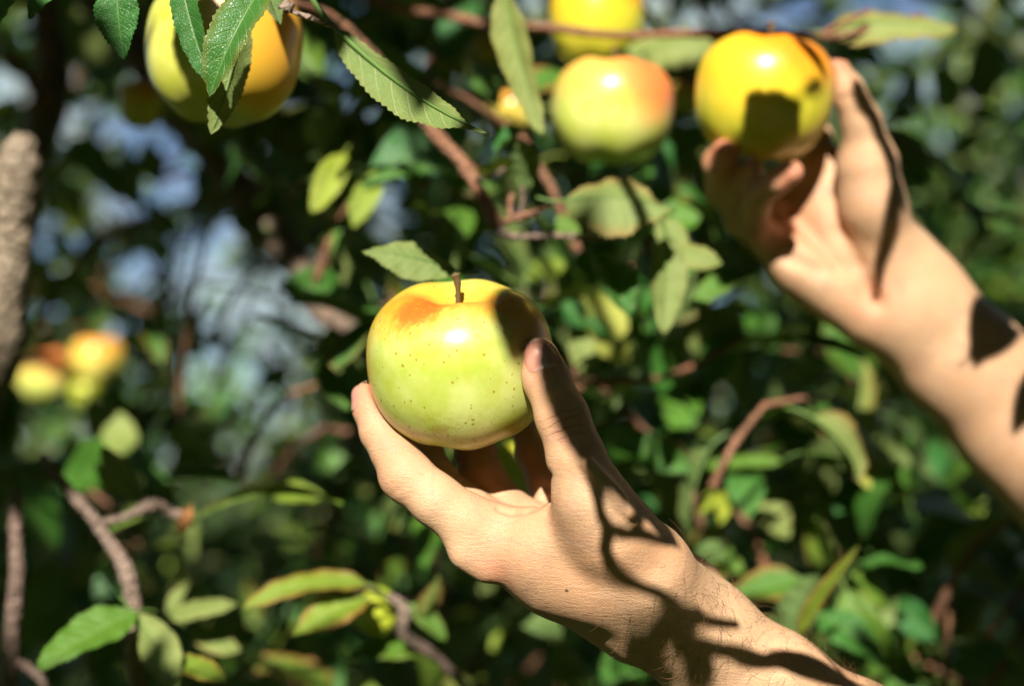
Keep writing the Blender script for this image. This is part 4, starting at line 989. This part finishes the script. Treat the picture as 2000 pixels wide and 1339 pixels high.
# hairs on the forearm ------------------------------------------------------
M_hair = plain('arm_hair', (.16, .085, .035), .45, 50, .1, .0005, .1)
me = body.data; nrm = np.zeros(len(me.vertices) * 3, np.float32); me.vertices.foreach_get('normal', nrm); nrm = nrm.reshape(-1, 3)
ww = toW(allv); hs = np.random.RandomState(3)
pxs = 1000 + allv[:, 0] / allv[:, 1] * F; pys = 669.5 - allv[:, 2] / allv[:, 1] * F
selm = np.zeros(len(allv), bool); selm[:len(vn)] = True
along = (allv - S(1180, 1180, .63)) @ armdir1
cand = np.where(selm & (along > 0) & (nrm @ EX * 0 + nrm @ FW < .45))[0]
wgt = np.clip(along[cand] / .05, .08, 1); wgt /= wgt.sum()
pick = hs.choice(cand, 620, replace=False, p=wgt)
Vs, Fs = [], []; off = 0; A1 = dirW(armdir1)
for i in pick:
    p = ww[i] - PO; n = nrm[i].astype(float); tdir = unit(A1 * -.2 + np.cross(n, A1) * (-.6 + .5 * hs.randn()) + A1 * .7 * hs.randn() + n * .35)
    ln = .006 + .009 * hs.rand(); bend = unit(np.cross(tdir, n)) * hs.randn() * .4 - n * .25
    pts = [p - n * .0003, p + tdir * ln * .35 + n * ln * .08, p + tdir * ln * .7 + bend * ln * .15 + n * ln * .08, p + tdir * ln + bend * ln * .4 + n * ln * .03]
    v_, q_, _ = tube(pts, [.00008, .00007, .00005, .00002], n=3, sub=2, cap=False); Vs.append(v_); Fs.append(q_ + off); off += len(v_)
mesh_obj('arm_hair', np.vstack(Vs), np.vstack(Fs), M_hair, person, kind='stuff')

# clothes, outside the picture ------------------------------------------------
M_shirt = plain('cotton', (.20, .24, .28), .9, 400, .3, .0006); M_jean = plain('denim', (.035, .05, .09), .9, 500, .4, .0006); M_shoe = plain('shoe_leather', (.06, .045, .04), .6, 80)
cl = Field((.40, .55, -.80), (.90, 1.25, .05), 8e-3)
mids1 = sh1 * .55 + e1 * .45; mids2 = sh2 * .55 + e2 * .45
put_group(cl, [(mids1, sh1, .055, .062), (mids2, sh2, .055, .062), C(sh1, (.66, .84, -.05), .062, .056), C(sh2, (.66, .97, -.04), .062, .056), C((.65, .83, -.12), (.67, .84, -.45), .106, .104), C((.65, .97, -.12), (.67, .96, -.45), .106, .104), C((.67, .84, -.45), (.68, .83, -.68), .104, .114), C((.67, .96, -.45), (.68, .97, -.68), .104, .114)], .04, .02)
v_, q_ = mesh_of(cl, 1); mesh_obj('t_shirt', toW(v_) - PO, q_, M_shirt, person)
tr = Field((.45, .62, -1.70), (.92, 1.18, -.52), 9e-3)
put_group(tr, [C((.68, .83, -.64), (.66, .82, -1.05), .100, .075), C((.66, .82, -1.05), (.69, .82, -1.50), .075, .062), C((.68, .97, -.64), (.66, .985, -1.05), .100, .075), C((.66, .985, -1.05), (.69, .985, -1.50), .075, .062), C((.68, .84, -.62), (.68, .96, -.62), .105, .105)], .03, .02)
v_, q_ = mesh_of(tr, 1); mesh_obj('trousers', toW(v_) - PO, q_, M_jean, person)
for yy in (.82, .985):
    sf = Field((.40, yy - .09, -1.72), (.80, yy + .09, -1.45), 6e-3)
    zb = -(1.55 + yy * math.sin(PITCH)) / math.cos(PITCH) + .035
    put_group(sf, [C((.70, yy, zb + .03), (.60, yy, zb + .01), .045, .040), C((.60, yy, zb), (.52, yy, zb), .038, .034), C((.71, yy, zb), (.60, yy, zb), .036, .036)], .03, .02)
    v_, q_ = mesh_of(sf, 1); mesh_obj('shoe', toW(v_) - PO, q_, M_shoe, person)
hf = Field((.48, .74, .03), (.80, 1.06, .34), 5e-3)
put_group(hf, [C((.635, .90, .215), (.665, .90, .20), .083, .090), C((.67, .90, .14), (.68, .90, .16), .075, .08)], .03, .02)
v_, q_ = mesh_of(hf, 1); mesh_obj('hair', toW(v_) - PO, q_, plain('head_hair', (.05, .028, .015), .6, 200, .8, .003), person)

# ------------------------------------------------------------------ ground, orchard behind
gx = np.linspace(-60, 60, 49); gy = np.linspace(-30, 140, 69)
GX, GY = np.meshgrid(gx, gy, indexing='ij'); GZ = .06 * np.sin(GX * .7) * np.sin(GY * .5) * np.clip((np.abs(GY) - 4) / 4, 0, 1)
gv = np.stack([GX, GY, GZ], -1).reshape(-1, 3); i = np.arange(48)[:, None]; j = np.arange(68)[None]
gf = np.stack([i * 69 + j, (i + 1) * 69 + j, (i + 1) * 69 + j + 1, i * 69 + j + 1], -1).reshape(-1, 4)
mesh_obj('ground', gv, gf, M_grass, None, kind='structure')
gs = np.random.RandomState(8); N = 16000
bx = gs.uniform(-5, 5, N); by = gs.uniform(-2, 11, N); hh = gs.uniform(.04, .14, N); an = gs.uniform(0, 6.28, N)
dx, dy = np.cos(an) * .004, np.sin(an) * .004; lx, ly = gs.randn(N) * .03, gs.randn(N) * .03
gvv = np.stack([np.stack([bx - dx, by - dy, np.zeros(N)], -1), np.stack([bx + dx, by + dy, np.zeros(N)], -1), np.stack([bx + lx, by + ly, hh], -1)], 1).reshape(-1, 3)
mesh_obj('grass', gvv, np.arange(N * 3).reshape(-1, 3), plain('grass_blade', (.09, .16, .03), .7, 2), None, kind='stuff', smooth=False)

def bg_tree(x, y, h, spread, n, seed, label, size=.11, kk=.8):
    t_ = empty('fruit_tree', (x, y, 0), label, 'tree', 'orchard trees behind the apple tree'); q = np.random.RandomState(seed)
    tube_obj('trunk', [(0, 0, 0), (.05, 0, .6), (0, .08, 1.3)], [.09, .07, .05], M_bark, t_, n=10, wob=.1, sub=4)
    for b in range(6):
        a = b * 1.05 + q.rand(); e = np.array([math.cos(a) * spread * .8, math.sin(a) * spread * .6, h * (.6 + .35 * q.rand())])
        tube_obj('branch', [(0, .08, .9 + .3 * q.rand()), e * .5 + np.array([0, 0, .5]), e], [.04, .025, .01], M_bark, t_, n=6, wob=.1, sub=3)
    it = []
    nb = 46; cen = np.stack([q.randn(nb) * spread * .45, q.randn(nb) * spread * .38, .5 + (h - .5) * q.rand(nb) ** .8], -1)
    while len(it) < n:
        c = cen[q.randint(nb)] + q.randn(3) * .20
        d = unit(q.randn(3) + np.array([0, 0, -.4])); nn = unit(LW * .4 + np.array([0, 0, .5]) + .6 * q.randn(3))
        it.append((c, d, nn, size * (.7 + .6 * q.rand()), rtint(q), q.randint(len(VAR))))
    v, f, u, tt = collect(TP2, it); mesh_obj('crown', v, f, M_leaf, t_, uv=u, tint=tt, kind='stuff')
bg_tree(1.9, 4.6, 2.9, 1.2, 4200, 1, 'orchard tree filling the gap behind the raised arm')
bg_tree(.2, 6.0, 2.6, 1.3, 3600, 2, 'orchard tree seen through the leaves behind the held apple')
bg_tree(4.0, 7.0, 3.6, 1.8, 4200, 3, 'taller orchard tree at the far right edge behind the forearm')
bg_tree(-3.0, 6.5, 1.75, 1.3, 3000, 4, 'low orchard tree behind the left limb')
bg_tree(2.4, 10.0, 3.9, 2.0, 3600, 5, 'distant orchard tree at the top right', .16)
bg_tree(-.8, 9.5, 2.1, 1.8, 3000, 6, 'distant low orchard tree behind the left gaps', .15)
